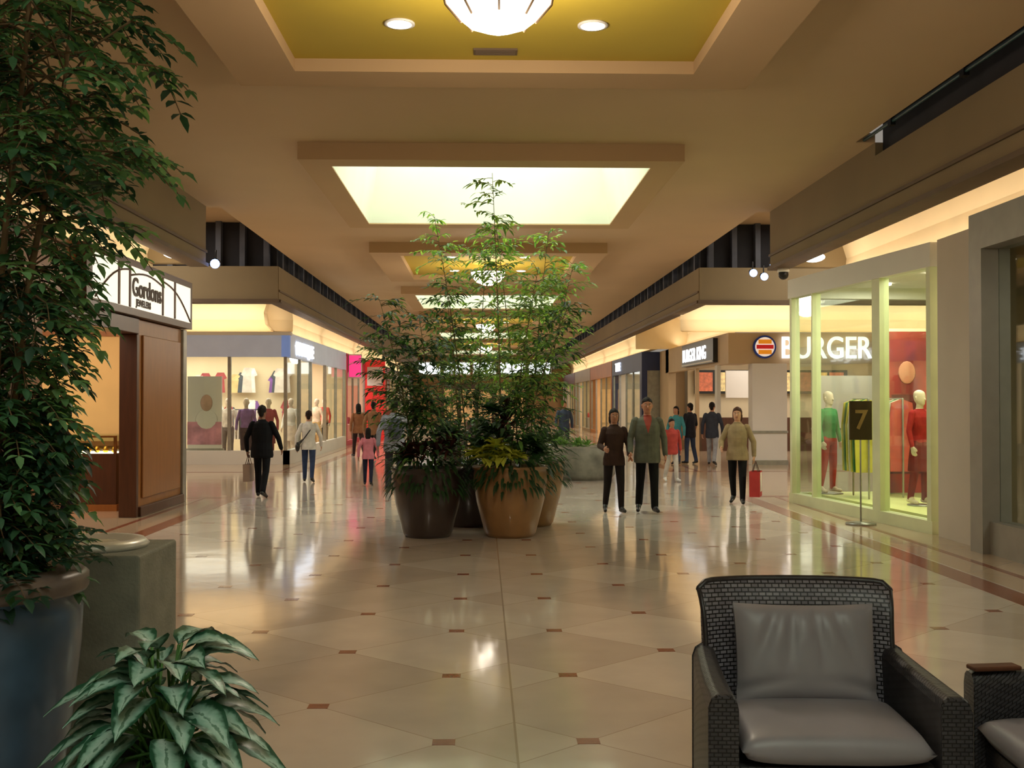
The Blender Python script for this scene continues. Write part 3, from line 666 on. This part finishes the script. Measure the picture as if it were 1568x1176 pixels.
    if not mann:
        f=MB()
        for sd in (-1,1):
            f.ell((sd*.031*s,.086*s,(1.637+dz)*s),(.013*s,.009*s,.007*s),0,8,6); f.ell((sd*.031*s,.093*s,(1.637+dz)*s),(.006*s,.004*s,.006*s),1,8,6)
            f.tube([(sd*.018*s,.094*s,(1.656+dz)*s),(sd*.045*s,.084*s,(1.657+dz)*s)],.0035*s,6,1)
        f.tube([(-.022*s,.087*s,(1.568+dz)*s),(0,.093*s,(1.566+dz)*s),(.022*s,.087*s,(1.568+dz)*s)],.005*s,6,2)
        f.obj('face_features',[M('eye_white',C(225,220,215),.3,nscale=3,var=.01),M('iris',C(30,20,16),.3,nscale=3),M('lips',C(150,76,70),.5,nscale=3)],e)
    return e,[Vector((h.x*s,h.y*s,(h.z+dz)*s)) for h in hands]
def bag(e,h,col,col2=None,w=.32,hh=.34,d=.12,drop=.16,rot=False):
    b=MB(); z1=h.z-drop; z0=z1-hh; x=h.x; y=h.y
    v=[(x-d/2,y-w/2*.9,z0),(x+d/2,y-w/2*.9,z0),(x+d/2,y+w/2*.9,z0),(x-d/2,y+w/2*.9,z0),(x-d/2,y-w/2,z1),(x+d/2,y-w/2,z1),(x+d/2,y+w/2,z1),(x-d/2,y+w/2,z1)]
    b.add(v,[(0,3,2,1),(0,1,5,4),(2,3,7,6)],0); b.add(v,[(1,2,6,5),(3,0,4,7)],0)
    if col2: b.box(x-d/2-.006,x+d/2+.006,y-w*.25,y+w*.25,z0+hh*.2,z1-.02,1)
    for xx in (x-d/2*.6,x+d/2*.6):
        b.tube([(xx,y-w*.25,z1-.01),(x,y-.03,h.z+.0),(x,y+.03,h.z+.0),(xx,y+w*.25,z1-.01)],.006,6,2)
    b.obj('shopping_bag',[M('bag_paper',C(*col),.6,nscale=3),M('bag_label',C(*(col2 or col)),.6,nscale=3),m_dwood],e)
PI=math.pi
person('woman',1.93,16.35,PI+.08,1.53,skin=(170,116,90),top=(58,40,34),pants=(34,27,27),female=True,style='bob',stride=.16,eL=.9,eR=1.3,aL=.05,aR=.1,voxel=.0065)
person('man',2.42,16.35,PI-.03,1.69,skin=(176,118,90),top=(92,92,80),pants=(16,16,18),stride=.14,voxel=.0065,collar=(150,60,48),eL=.35,eR=.5,bulk=1.08)
e,h=person('woman',4.07,17.7,PI-.35,1.55,skin=(196,144,114),hair=(70,40,26),top=(150,128,98),pants=(18,16,18),female=True,style='bob',stride=.2,voxel=.0065,eL=.3,eR=1.0,out=.12,bulk=1.08)
bag(e,h[0]+Vector((-.04,0,0)),(190,50,50),(235,225,220),.40,.40,.16)
e,h=person('man',-3.80,19.2,-.1,1.58,skin=(130,88,66),top=(16,16,20),pants=(16,16,20),stride=.22,voxel=.0065,eL=.4,eR=.5,aL=.0,aR=.15,out=.13,bulk=1.15)
bag(e,h[0],(170,150,140),None,.26,.3)
e,h=person('woman',-3.55,22.7,.05,1.45,skin=(196,146,116),hair=(40,24,18),top=(220,216,210),pants=(52,66,98),female=True,stride=.18,voxel=.0075,style='short',jacket=True,out=.12)
b=MB(); b.tube([(.11,-.03,1.17),(.0,-.135,1.0),(-.17,-.07,.78)],.012,6,0); b.ell((-.22,-.03,.72),(.05,.12,.10),0); b.tube([(.11,.0,1.19),(0,.135,1.0),(-.20,.02,.80)],.012,6,0); b.obj('handbag',[m_black],e)
e,h=person('man',-1.62,20.3,.2,1.68,skin=(140,98,72),top=(136,136,148),pants=(44,44,54),stride=.15,voxel=.0085,out=.12,bulk=1.1)
b=MB(); b.ell((0,-.19,1.15),(.14,.09,.2),0); b.tube([(.1,-.14,1.3),(.12,.02,1.38),(.1,.14,1.2),(.1,-.1,1.0)],.015,6,0); b.obj('backpack',[M('pack_grey',C(60,62,76),.8,nscale=8)],e)
person('girl',-2.25,21.8,.0,1.12,skin=(156,106,82),top=(200,120,134),pants=(40,40,60),stride=.15,voxel=.007,style='long',female=True,out=.12)
person('woman',-3.7,33,.3,1.6,top=(150,100,70),pants=(60,40,40),female=True,style='long',voxel=.01)
person('man',-3.1,31.5,-.2,1.66,top=(150,110,80),pants=(50,44,40),voxel=.01)
person('woman',-3.0,35.5,PI,1.6,top=(120,60,50),pants=(40,40,44),female=True,voxel=.01)
person('man',2.55,35,PI,1.68,top=(60,70,90),pants=(40,40,48),voxel=.01)
person('boy',3.85,22.6,PI+.3,1.28,top=(176,70,64),pants=(200,192,186),shoes=(220,220,220),stride=.15,voxel=.0085)
person('woman',5.0,28.7,PI-.5,1.5,top=(70,140,150),pants=(60,70,90),female=True,style='bob',voxel=.009,stride=.1)
person('man',5.42,29.0,.6,1.58,top=(44,44,52),pants=(60,70,96),voxel=.009,stride=.08,bare=True)
person('man',5.9,28.5,-.4,1.62,top=(56,60,72),pants=(150,152,160),voxel=.009,stride=.2)
person('man',-3.78,10.0,PI/2+.4,1.66,top=(22,22,34),pants=(20,20,26),voxel=.0075,stride=.1)
mk=dict(skin=(226,206,186),hair=(226,206,186),mann=True,voxel=.009,jacket=False)
def mann(x,y,r,top,pants,z=0.0,skirt=False,H=1.7):
    e,h=person('mannequin',x,y,r,H,top=top,pants=pants,shoes=(226,206,186),female=True,stride=.04,skirt=skirt,**mk); e.location.z=z
    b=MB(); b.lathe([(.2,0),(.2,.015)],0,0.03,-.0149,20,0); b.obj('base_plate',[m_metal],e); return e
mann(5.48,17.5,PI+.6,(70,140,84),(180,66,58),.195,H=1.6)
mann(6.15,15.5,PI+.5,(170,44,46),(120,40,40),.195,skirt=True,H=1.6)
mann(-6.3,29.7,PI,(130,100,160),(60,50,70),.016); mann(-5.75,29.9,PI,(160,70,84),(120,50,60),.016,True); mann(-6.9,30.2,PI,(225,215,205),(120,110,110),.016)
mann(-5.5,31.9,PI-.4,(225,220,210),(220,200,180),.016,True); mann(-5.6,37.5,PI-.5,(230,210,190),(200,170,120),.016,True); mann(-5.6,39.3,PI-.5,(200,60,60),(60,60,60),.016)
# ------------------------------------------------------------ central planters
m_amber=M('amber_glaze',C(150,112,70),.4,nscale=4,var=.15,coat=.2)
m_brown=M('brown_glaze',C(60,50,48),.35,nscale=4,var=.2,coat=.3)
m_soil=M('soil',C(46,34,26),.95,nscale=20,var=.3,bump=.5)
m_bark=M('stem_bark',C(120,116,76),.7,nscale=15,var=.2)
def leafm(n,c,v=.35,sc=9,rough=.5):
    m=M(n,c,rough,nscale=sc,var=v); b=m.node_tree.nodes['Principled BSDF']
    nt=m.node_tree; t=nt.nodes.new('ShaderNodeBsdfTranslucent'); t.inputs[0].default_value=(min(1,c[0]*1.6),min(1,c[1]*1.5),c[2]*.8,1)
    mx=nt.nodes.new('ShaderNodeMixShader'); mx.inputs[0].default_value=.35; o=nt.nodes['Material Output']
    nt.links.new(b.outputs[0],mx.inputs[1]); nt.links.new(t.outputs[0],mx.inputs[2]); nt.links.new(mx.outputs[0],o.inputs[0])
    return m
m_lf1=leafm('leaf_bright',C(154,190,96)); m_lf2=leafm('leaf_mid',C(96,142,74)); m_lf3=leafm('leaf_dark',C(46,78,46)); m_lf4=leafm('leaf_yellowgreen',C(176,186,80),.3,12); m_lf5=leafm('leaf_burgundy',C(70,36,32))
R=random.Random(11)
def pot(b,x,y,r,h,m):
    b.lathe([(r*.62,0),(r*.70,.06*h),(r*.92,.5*h),(r*1.0,.80*h),(r*.99,.9*h),(r*.97,.94*h),(r*1.04,.96*h),(r*1.04,1.0*h),(r*.93,1.0*h),(r*.90,.9*h),(.02,.9*h)],x,y,0,36,m)
def rnd(a,c): return R.uniform(a,c)
def bamboo(b,px,py,z0,top,lean,twz,twl,nt,L,W,lm,stemr=.012):
    pts=[];n=10
    for i in range(n+1):
        t=i/n; pts.append(Vector((px+lean[0]*t**1.4,py+lean[1]*t**1.4,z0+(top-z0)*t)))
    b.tube(pts,[stemr*(1-.75*i/n) for i in range(n+1)],6,1)
    for k in range(nt):
        t=rnd(twz[0],twz[1]); i=min(int(t*n),n-1); p=pts[i].lerp(pts[i+1],t*n-i)
        a=rnd(0,2*PI); l=rnd(.4,1)*(twl[0]+(twl[1]-twl[0])*t); up=rnd(.1,.9)
        d=Vector((math.cos(a),math.sin(a),up)).normalized(); q=[p]
        for j in range(1,6): 
            tt=j/5; q.append(p+d*l*tt-Vector((0,0,.35*l*tt*tt)))
        b.tube(q,[.004,.0035,.003,.0025,.002,.0015],4,1,False)
        m=max(6,int(l/.04))
        for j in range(m):
            tt=.2+.8*j/(m-1); ii=min(int(tt*5),4); pp=q[ii].lerp(q[ii+1],min(tt*5-ii,1))
            aa=a+rnd(-1.3,1.3); dd=Vector((math.cos(aa),math.sin(aa),rnd(-.5,.4)))
            b.leaf(pp,dd,(rnd(-.4,.4),rnd(-.4,.4),1),L*rnd(.7,1.25),W*rnd(.7,1.2),rnd(.1,.5),lm if not isinstance(lm,list) else R.choice(lm))
specs=[(-.68,13.6,.43,.84,m_brown),(.33,13.6,.45,.86,m_amber),(-.2,14.75,.43,.84,m_brown),(.62,14.8,.45,.84,m_amber)]
trees=[
 [ (-.15,0,2.9,(-.45,.1),85,[3,4]), (.1,.05,2.7,(-.2,-.2),70,[4,4,3]), (-.1,.1,2.5,(-.55,.2),65,[4,3]) ],
 [ (.0,.05,3.3,(.35,.0),85,[2,2,3]), (.1,-.05,2.8,(.6,-.1),75,[4,3]), (-.1,.0,4.45,(-.12,.0),60,[2,2,3]) ],
 [ (.0,0,4.1,(-.45,0),80,[2,2,3]), (.1,.1,3.8,(.15,.2),85,[2,3]), (-.1,.0,3.2,(-.2,.0),70,[3,4]) ],
 [ (.0,0,3.9,(.25,0),95,[2,2,3]), (.1,.1,3.5,(.5,.1),85,[3,2]), (-.15,.0,4.0,(-.3,0),65,[2,3]) ]]
treeE=[]
for (px,py,r,h,mt),ts in zip(specs,trees):
    e=empty('potted_tree',(px,py,0)); treeE.append(e); b=MB(); pot(b,0,0,r,h,0); b.lathe([(r*.9,h*.9),(.02,h*.93)],0,0,0,24,2); b.obj('planter_pot',[mt,m_bark,m_soil],e)
    b=MB()
    for (dx,dy,tp,ln,nt,lm) in ts:
        bamboo(b,dx,dy,h*.85,tp,ln,(.33,1.0),(.78,.42),nt,.105,.036,lm)
    for k in range(560):
        a=rnd(0,2*PI); rr=r*rnd(.1,1.2); z=h+rnd(.0,.85)*(1.25-rr/r*.6)
        d=Vector((math.cos(a),math.sin(a),rnd(-.3,.8)))
        b.leaf((rr*math.cos(a),rr*math.sin(a),z),d,(0,0,1),rnd(.09,.17),rnd(.035,.06),rnd(.2,.7),R.choice([3,4,4,4]))
    for k in range(170):
        a=rnd(0,2*PI); d=Vector((math.cos(a),math.sin(a),-.3)); z=h-rnd(-.06,.28)
        b.leaf((r*1.04*math.cos(a),r*1.04*math.sin(a),z),d,(0,0,1),rnd(.08,.14),rnd(.03,.05),rnd(.5,1),4)
    b.obj('foliage',[mt,m_bark,m_lf1,m_lf2,m_lf3,m_lf4,m_lf5],e)
def rosette(b,c,n,L,W,m,elev=(.1,1.2),droop=.5):
    for k in range(n):
        a=rnd(0,2*PI); el=rnd(*elev); d=Vector((math.cos(a)*math.cos(el),math.sin(a)*math.cos(el),math.sin(el)))
        b.leaf(Vector(c)+d*.03,d,(0,0,1),L*rnd(.7,1.2),W*rnd(.8,1.2),droop*rnd(.6,1.3),m,.2)
def under(name,cs,n,L,W,mat,elev,droop,ei):
    ex,ey=specs[ei][0],specs[ei][1]; b=MB()
    for c in cs: rosette(b,(c[0]-ex,c[1]-ey,c[2]),n,L,W,0,elev,droop)
    b.obj(name,[mat],treeE[ei])
under('variegated_shrub',((.05,13.22,.94),(.22,13.16,.97),(-.06,13.3,1.0),(.15,13.2,1.08),(.35,13.2,.95)),26,.22,.095,m_lf4,(.1,1.2),.5,1)
under('burgundy_shrub',((-.75,13.3,.98),(-.55,13.28,1.0),(-.4,13.35,1.05),(-.9,13.4,1.0)),34,.36,.045,m_lf5,(.2,1.5),.5,0)
under('burgundy_shrub',((.2,13.6,1.15),(.3,13.7,1.5),(.25,13.6,1.3)),34,.36,.045,m_lf5,(.2,1.5),.5,1)
under('broadleaf_shrub',((.05,13.55,1.25),(.55,13.35,1.1),(.0,13.4,1.1),(.65,13.4,1.0),(.1,13.55,1.5)),26,.24,.10,m_lf3,(.1,1.2),.5,1)
under('broadleaf_shrub',((-.95,13.45,.95),(-.4,13.5,1.2)),26,.24,.10,m_lf3,(.1,1.2),.5,0)
e=empty('stone_planter',(2.0,23.6,0)); b=MB(); b.lathe([(.72,0),(.78,.1),(.82,.5),(.80,.66),(.70,.70),(.02,.66)],0,0,0,26,0)
for i,v in enumerate(b.v):
    b.v[i]=(v[0]*(1+.05*math.sin(7*v[1]+9*v[2])),v[1]*(1+.05*math.sin(8*v[0]+5*v[2])),v[2])
for k in range(8): rosette(b,(rnd(-.45,.45),rnd(-.45,.45),.68),16,.34,.05,1,(.3,1.5),.5)
b.obj('planter_body',[M('rough_stone',C(124,122,112),.9,nscale=3,var=.3,bump=1.,bscale=6),m_lf2],e)
e=empty('stone_planter',(1.35,25.4,0)); b=MB(); b.lathe([(.6,0),(.7,.5),(.66,.66),(.02,.62)],0,0,0,26,0)
for k in range(10): rosette(b,(rnd(-.4,.4),rnd(-.4,.4),.66),18,.5,.05,1,(.3,1.5),.4)
b.obj('planter_body',[m_brown,m_lf3],e)
for (x,y) in ((-.9,30),(.3,31.4),(-.2,44)):
    e=empty('potted_tree',(x,y,0)); b=MB(); pot(b,0,0,.5,.85,0)
    for k in range(3): bamboo(b,rnd(-.15,.15),rnd(-.15,.15),.7,rnd(2.6,3.4),(rnd(-.4,.4),0),(.3,1),(.7,.4),35,.13,.045,[2,3],.02)
    for k in range(8): rosette(b,(rnd(-.3,.3),rnd(-.3,.3),.8),14,.3,.08,3,(.2,1.4))
    b.obj('planter_tree',[m_brown,m_bark,m_lf2,m_lf3],e)
# ------------------------------------------------------------ left foreground tree
e=empty('potted_tree',(-1.84,4.15,0)); b=MB()
m_bluep=M('blue_glaze',C(56,76,98),.4,nscale=5,var=.2,coat=.2)
b.lathe([(.22,0),(.24,.05),(.30,.4),(.34,.75),(.345,.88),(.32,.93),(.355,.95),(.36,1.0),(.34,1.02),(.30,1.0),(.29,.94),(.02,.94)],0,0,0,48,0)
b.lathe([(.356,.945),(.365,.96),(.365,1.005),(.345,1.025)],0,0,0,48,1)
b.lathe([(.3,.93),(.02,.96)],0,0,0,24,2)
b.obj('planter_pot',[m_bluep,M('rim_brown',C(100,84,76),.4,nscale=6,var=.2),m_soil],e)
b=MB()
def frond(b,p,d,L,m):
    d=Vector(d).normalized(); pts=[]
    for j in range(6):
        t=j/5; pts.append(Vector(p)+d*L*t-Vector((0,0,.45*L*t*t)))
    b.tube(pts,.0022,4,1,False)
    side=d.cross(Vector((0,0,1))).normalized()
    for j in range(1,6):
        for sg in (-1,1):
            dd=(side*sg+d*.5+Vector((0,0,rnd(-.35,.1)))).normalized()
            b.leaf(pts[j],dd,(rnd(-.2,.2),rnd(-.2,.2),1),L*.34*rnd(.8,1.15),L*.18,rnd(.1,.4),m)
    b.leaf(pts[5],d+Vector((0,0,-.5)),(0,0,1),L*.37,L*.18,.3,m)
stems=[((-.02,.0),(.05,.05),3.7),((.08,-.05),(.10,-.1),3.3),((-.1,.05),(-.25,.1),3.6),((.03,.08),(.12,.15),2.6),((.08,0),(.20,-.05),3.0)]
for (o_,ln,tp) in stems:
    n=14; pts=[]
    for i in range(n+1):
        t=i/n; pts.append(Vector((o_[0]+ln[0]*t+.03*math.sin(5*t+o_[0]*40),o_[1]+ln[1]*t+.03*math.cos(6*t),.93+(tp-.93)*t)))
    b.tube(pts,[.018*(1-.6*i/n) for i in range(n+1)],8,1)
    for k in range(int(58*(tp-.9)/2.4)+30):
        t=rnd(.05,1); i=min(int(t*n),n-1); p=pts[i].lerp(pts[i+1],t*n-i); z=p.z
        reach=.10 if z<1.7 else (.15 if z<2.2 else (.28 if z<2.5 else .46))
        a=rnd(0,2*PI); l=reach*rnd(.2,1.0); up=rnd(-.1,.7)
        q=p+Vector((math.cos(a),math.sin(a),up))*l
        b.tube([p,p.lerp(q,.5)+Vector((0,0,.03)),q],.004,4,1,False)
        for g in range(3):
            aa=a+rnd(-1.1,1.1); frond(b,q,(math.cos(aa),math.sin(aa),rnd(-.5,.5)),rnd(.12,.2),R.choice([2,3,3,4]))
for k in range(50):
    a=rnd(0,2*PI); rr=rnd(.02,.3); frond(b,(rr*math.cos(a),rr*math.sin(a),.97+rnd(0,.2)),(math.cos(a),math.sin(a),rnd(-.2,.8)),rnd(.14,.22),R.choice([3,4]))
b.obj('foliage',[m_bluep,M('tree_bark',C(110,84,56),.8,nscale=15,var=.3),leafm('fern_green_light',C(116,158,108)),leafm('fern_green',C(70,112,78)),leafm('fern_green_dark',C(38,68,52))],e)
e=empty('concrete_litter_bin',(-1.83,5.3,0)); b=MB()
b.box(-.30,.30,-.30,.30,0.03,.96,0); b.box(-.27,.27,-.27,.27,0,.03,1)
b.obj('bin_body',[M('concrete',C(128,128,116),.85,nscale=8,var=.12,bump=.4,bscale=60),m_black],e,bevel=.02,seg=3)
b=MB(); b.lathe([(.235,0),(.245,.02),(.22,.045),(.19,.045),(.15,.02),(.02,.015)],0,0,.957,40,0); b.lathe([(.12,.02),(.1,.03),(.02,.03)],0,0,.957,24,1)
b.obj('ashtray_lid',[M('lid_metal',C(214,212,204),.35,metal=.3,nscale=10,var=.06),M('sand',C(180,172,150),.9,nscale=60,var=.2)],e)
def aglmat():
    m=bpy.data.materials.new('variegated_leaf'); m.use_nodes=True; nt=m.node_tree; bs=nt.nodes['Principled BSDF']; N=nt.nodes.new; L=nt.links.new
    at=N('ShaderNodeUVMap'); at.uv_map='UVMap'; sp=N('ShaderNodeSeparateXYZ'); L(at.outputs[0],sp.inputs[0])
    a=N('ShaderNodeMath'); a.operation='ABSOLUTE'; L(sp.outputs[0],a.inputs[0])
    tc=N('ShaderNodeTexCoord'); nz=N('ShaderNodeTexNoise'); nz.inputs['Scale'].default_value=38; L(tc.outputs['Object'],nz.inputs['Vector'])
    s=N('ShaderNodeMath'); s.operation='MULTIPLY_ADD'; L(nz.outputs['Fac'],s.inputs[0]); s.inputs[1].default_value=.8; L(a.outputs[0],s.inputs[2])
    cr=N('ShaderNodeValToRGB')
    e=cr.color_ramp.elements; e[0].position=.38; e[0].color=C(100,134,114); e[1].position=1.0; e[1].color=C(36,80,56)
    k=cr.color_ramp.elements.new(.44); k.color=C(168,196,182); k=cr.color_ramp.elements.new(.80); k.color=C(130,168,150)
    mu=N('ShaderNodeMath'); mu.operation='MULTIPLY'; mu.inputs[1].default_value=.86; L(s.outputs[0],mu.inputs[0]); L(mu.outputs[0],cr.inputs[0])
    L(cr.outputs[0],bs.inputs['Base Color']); bs.inputs['Roughness'].default_value=.4
    return m
e=empty('potted_aglaonema',(-1.06,3.72,0)); b=MB()
b.lathe([(.15,0),(.17,.05),(.20,.30),(.21,.44),(.225,.45),(.225,.48),(.20,.48),(.19,.44),(.02,.44)],0,0,0,36,0)
b.obj('planter_pot',[m_brown],e)
V=[];F=[];UV=[]; st=MB()
for k in range(76):
    a=2*PI*k*.381966+rnd(-.25,.25); f=k/76; el=.95-1.15*f+rnd(-.2,.2)
    base=Vector((rnd(-.07,.07),rnd(-.07,.07),.46)); z=base.z+.36*(1-f)+rnd(-.03,.06)
    ps=Vector((math.cos(a)*(.06+.14*f),math.sin(a)*(.06+.14*f),z))
    st.tube([base,(base+ps)/2+Vector((0,0,.02)),ps],.005,5,0,False)
    L=rnd(.18,.26); W=L*rnd(.44,.56); d=Vector((math.cos(a)*math.cos(el*.7),math.sin(a)*math.cos(el*.7),math.sin(el*.7)))
    side=d.cross(Vector((0,0,1))).normalized(); side=(side+Vector((0,0,rnd(-.35,.35)))).normalized(); nr=side.cross(d).normalized(); o0=len(V)
    for i in range(9):
        t=i/8; w=W*.5*(math.sin(PI*min(1,t**.75))**.8 if 0<t<1 else .02); c=ps+d*L*t-Vector((0,0,1))*(.55*L*t*t)
        for j in range(-2,3):
            V.append(c+side*w*j/2+nr*(abs(j)/2)**1.5*w*.30+nr*.004*math.sin(t*18+j)); UV.append((j/2,t))
    for i in range(8):
        for j in range(4): F.append((o0+i*5+j,o0+i*5+j+1,o0+(i+1)*5+j+1,o0+(i+1)*5+j))
me=bpy.data.meshes.new('leaves'); me.from_pydata(V,[],F); me.materials.append(aglmat()); uvl=me.uv_layers.new(name='UVMap')
for lp in me.loops: uvl.data[lp.index].uv=UV[lp.vertex_index]
me.polygons.foreach_set('use_smooth',[True]*len(F)); o=bpy.data.objects.new('leaves',me); COL.objects.link(o); o.parent=e
st.obj('stalks',[m_lf2],e)
# ------------------------------------------------------------ wicker armchairs
def wickmat(uvm=False):
    m=bpy.data.materials.new('wicker'); m.use_nodes=True; nt=m.node_tree; bs=nt.nodes['Principled BSDF']; N=nt.nodes.new; L=nt.links.new
    tc=N('ShaderNodeTexCoord'); sp=N('ShaderNodeSeparateXYZ'); L(tc.outputs['Object'],sp.inputs[0])
    cb=N('ShaderNodeCombineXYZ')
    if uvm: L(sp.outputs[0],cb.inputs[0]); L(sp.outputs[2],cb.inputs[1])
    else:
        u=N('ShaderNodeMath'); u.operation='ADD'; L(sp.outputs[0],u.inputs[0]); L(sp.outputs[1],u.inputs[1])
        d=N('ShaderNodeMath'); d.operation='MULTIPLY'; L(sp.outputs[1],d.inputs[0]); d.inputs[1].default_value=-.7
        v=N('ShaderNodeMath'); v.operation='ADD'; L(sp.outputs[2],v.inputs[0]); L(d.outputs[0],v.inputs[1])
        L(u.outputs[0],cb.inputs[0]); L(v.outputs[0],cb.inputs[1])
    br=N('ShaderNodeTexBrick'); L(cb.outputs[0],br.inputs['Vector']); br.inputs['Scale'].default_value=1; br.inputs['Brick Width'].default_value=.030; br.inputs['Row Height'].default_value=.017 if uvm else .015; br.inputs['Mortar Size'].default_value=.0030 if uvm else .0024; br.inputs['Mortar Smooth'].default_value=.6
    k=1.15 if uvm else .55
    br.inputs['Color1'].default_value=C(120*k,116*k,124*k); br.inputs['Color2'].default_value=C(92*k,88*k,96*k); br.inputs['Mortar'].default_value=C(14,12,12)
    L(br.outputs['Color'],bs.inputs['Base Color']); bs.inputs['Roughness'].default_value=.4
    iv=N('ShaderNodeMath'); iv.operation='SUBTRACT'; iv.inputs[0].default_value=1; L(br.outputs['Fac'],iv.inputs[1])
    bp=N('ShaderNodeBump'); bp.inputs['Strength'].default_value=.7; bp.inputs['Distance'].default_value=.006; L(iv.outputs[0],bp.inputs['Height']); L(bp.outputs['Normal'],bs.inputs['Normal'])
    return m
m_wick=wickmat(); m_wickb=wickmat(True); m_leather=M('grey_leather',C(140,134,140),.42,nscale=3,var=.06,bump=.25,bscale=7)
m_rail=M('wicker_rail',C(44,38,40),.4,nscale=60,var=.3)
def armchair(x,y,rz):
    e=empty('wicker_armchair',(x,y,0),rz)
    for s in (-1,1):
        b=MB(); secs=[]
        for i in range(13):
            t=i/12; yy=-.40+.72*t; top=.575+.03*t**2; xo=.475-.03*t**2; xi=.365-.015*t**2
            prof=[(xo,.04),(xo,top-.05),(xo-.012,top-.015),(xo-.035,top),(xi+.03,top),(xi+.01,top-.012),(xi,top-.04),(xi,.04)]
            if i==0: prof=[((p[0]-.42)*.9+.42,p[1]-(.012 if p[1]>.3 else 0)) for p in prof]
            if i==1: yy=-.385
            secs.append([(s*p[0],yy,p[1]) for p in prof])
        vs=[p for q in secs for p in q]; k=8; fs=[]
        for i in range(12):
            for j in range(k): fs.append((i*k+j,i*k+(j+1)%k,(i+1)*k+(j+1)%k,(i+1)*k+j))
        fs.append(tuple(range(k))); fs.append(tuple(12*k+j for j in range(k-1,-1,-1)))
        b.add(vs,fs,0,False); o=b.obj('arm',[m_wick],e,bevel=.006,seg=2)
    b=MB(); b.box(-.37,.37,-.355,-.32,.07,.30,0); b.box(-.37,.37,-.32,.34,.22,.30,0); b.obj('seat_frame',[m_wick],e,bevel=.008)
    b=MB(); nu,nv=28,16; vs=[];fs=[]
    for j in range(nv+1):
        v=j/nv
        for i in range(nu+1):
            u=-1+2*i/nu
            w=.425-.035*min(1,v*1.5)+.02*v**6
            yy=.30+.10*v-.12*abs(u)**4*(1-.5*v)+(.04*max(0,(v-.85)/.15)**2)
            zz=.10+.76*v+.008*(1-u*u)-(.03*max(0,(abs(u)-.9)/.1)**2)*v**6
            vs.append((w*u,yy,zz))
    for j in range(nv):
        for i in range(nu): fs.append((j*(nu+1)+i,j*(nu+1)+i+1,(j+1)*(nu+1)+i+1,(j+1)*(nu+1)+i))
    b.add(vs,fs,0,True); o=b.obj('backrest',[m_wickb],e); sd=o.modifiers.new('s','SOLIDIFY'); sd.thickness=.04; sd.offset=-1; bv=o.modifiers.new('b','BEVEL'); bv.width=.012; bv.segments=3; bv.limit_method='ANGLE'
    b=MB(); b.tube([Vector(vs[nv*(nu+1)+i])+Vector((0,.015,0)) for i in range(nu+1)],.015,10,0)
    for i in (0,nu): b.tube([Vector(vs[j*(nu+1)+i])+Vector((0,.015,0)) for j in range(6,nv+1)],.013,8,0)
    b.obj('back_rail',[m_rail],e)
    b=MB()
    for sx in (-.42,.42):
        for sy in (-.36,.28): b.tube([(sx,sy,.02),(sx,sy,.05)],.02,10,0)
    b.obj('feet',[m_black],e)
    def cushion(name,c,w,d,h,crown,rx=0,crease=False):
        b=MB(); n=26
        for sg in (1,-1):
            vs=[];fs=[]
            for j in range(n+1):
                for i in range(n+1):
                    u=-1+2*i/n; v=-1+2*j/n
                    eu=(1-abs(u)**5)**.5; ev=(1-abs(v)**5)**.5
                    z=sg*(h*.5*(eu*ev)**.7+crown*(1-u*u)*(1-v*v))
                    if crease:
                        z=sg*(.012+(h*.5)*(max(0,(1-u**4)*(1-v**4)))**.6)
                        if sg>0:
                            for u0,sl in ((-.50,.3),(-.2,.1),(.16,-.10),(.48,-.3)):
                                z-=.024*math.exp(-((u-u0-sl*(v-.6))/.07)**2)*max(0,min(1,(v+.6)))*(1-v**6)
                            z-=.024*math.exp(-((v+.55+.2*u*u)/.10)**2)*(abs(u)**1.2)
                    sc_=1-.03*(1-abs(v)**2)*(1 if crease else 0); sc2=1-.05*(1-abs(u)**2)*(1 if crease else 0)
                    vs.append((w/2*u*sc_,d/2*v*sc2,z))
            for j in range(n):
                for i in range(n):
                    f=(j*(n+1)+i,j*(n+1)+i+1,(j+1)*(n+1)+i+1,(j+1)*(n+1)+i); fs.append(f if sg>0 else f[::-1])
            b.add(vs,fs,0,True)
        o=b.obj(name,[m_leather],e); o.location=c; o.rotation_euler=(rx,0,0)
        mg=o.modifiers.new('w','WELD'); mg.merge_threshold=.0005
        return o
    cushion('seat_cushion',(0,-.085,.365),.70,.62,.13,.014)
    cushion('back_cushion',(.0,.185,.60),.58,.41,.14,.0,rx=math.radians(76),crease=True)
armchair(1.325,4.42,math.radians(-4))
armchair(2.31,3.96,math.radians(-94))
b=MB(); b.box(-.10,.10,-.035,.035,0,.018,0); o=b.obj('leather_wallet',[M('brown_leather',C(92,52,30),.5,nscale=9)],None,bevel=.006); o.location=(2.03,4.38,.583); o.rotation_euler=(0,0,.1)
# ------------------------------------------------------------ world, camera
w=bpy.data.worlds.new('w'); sc.world=w; w.use_nodes=True; w.node_tree.nodes['Background'].inputs[0].default_value=(1,.90,.78,1); w.node_tree.nodes['Background'].inputs[1].default_value=.3
cd=bpy.data.cameras.new('camera'); cam=bpy.data.objects.new('camera',cd); COL.objects.link(cam); sc.camera=cam
cd.sensor_width=36; cd.lens=39.03; cd.clip_start=.05; cd.clip_end=300
cam.location=(0,0,1.65); cam.rotation_euler=(math.radians(90+.876),0,math.radians(-1.483))
sc.view_settings.view_transform='Standard'; sc.view_settings.look='None'; sc.view_settings.exposure=-.1
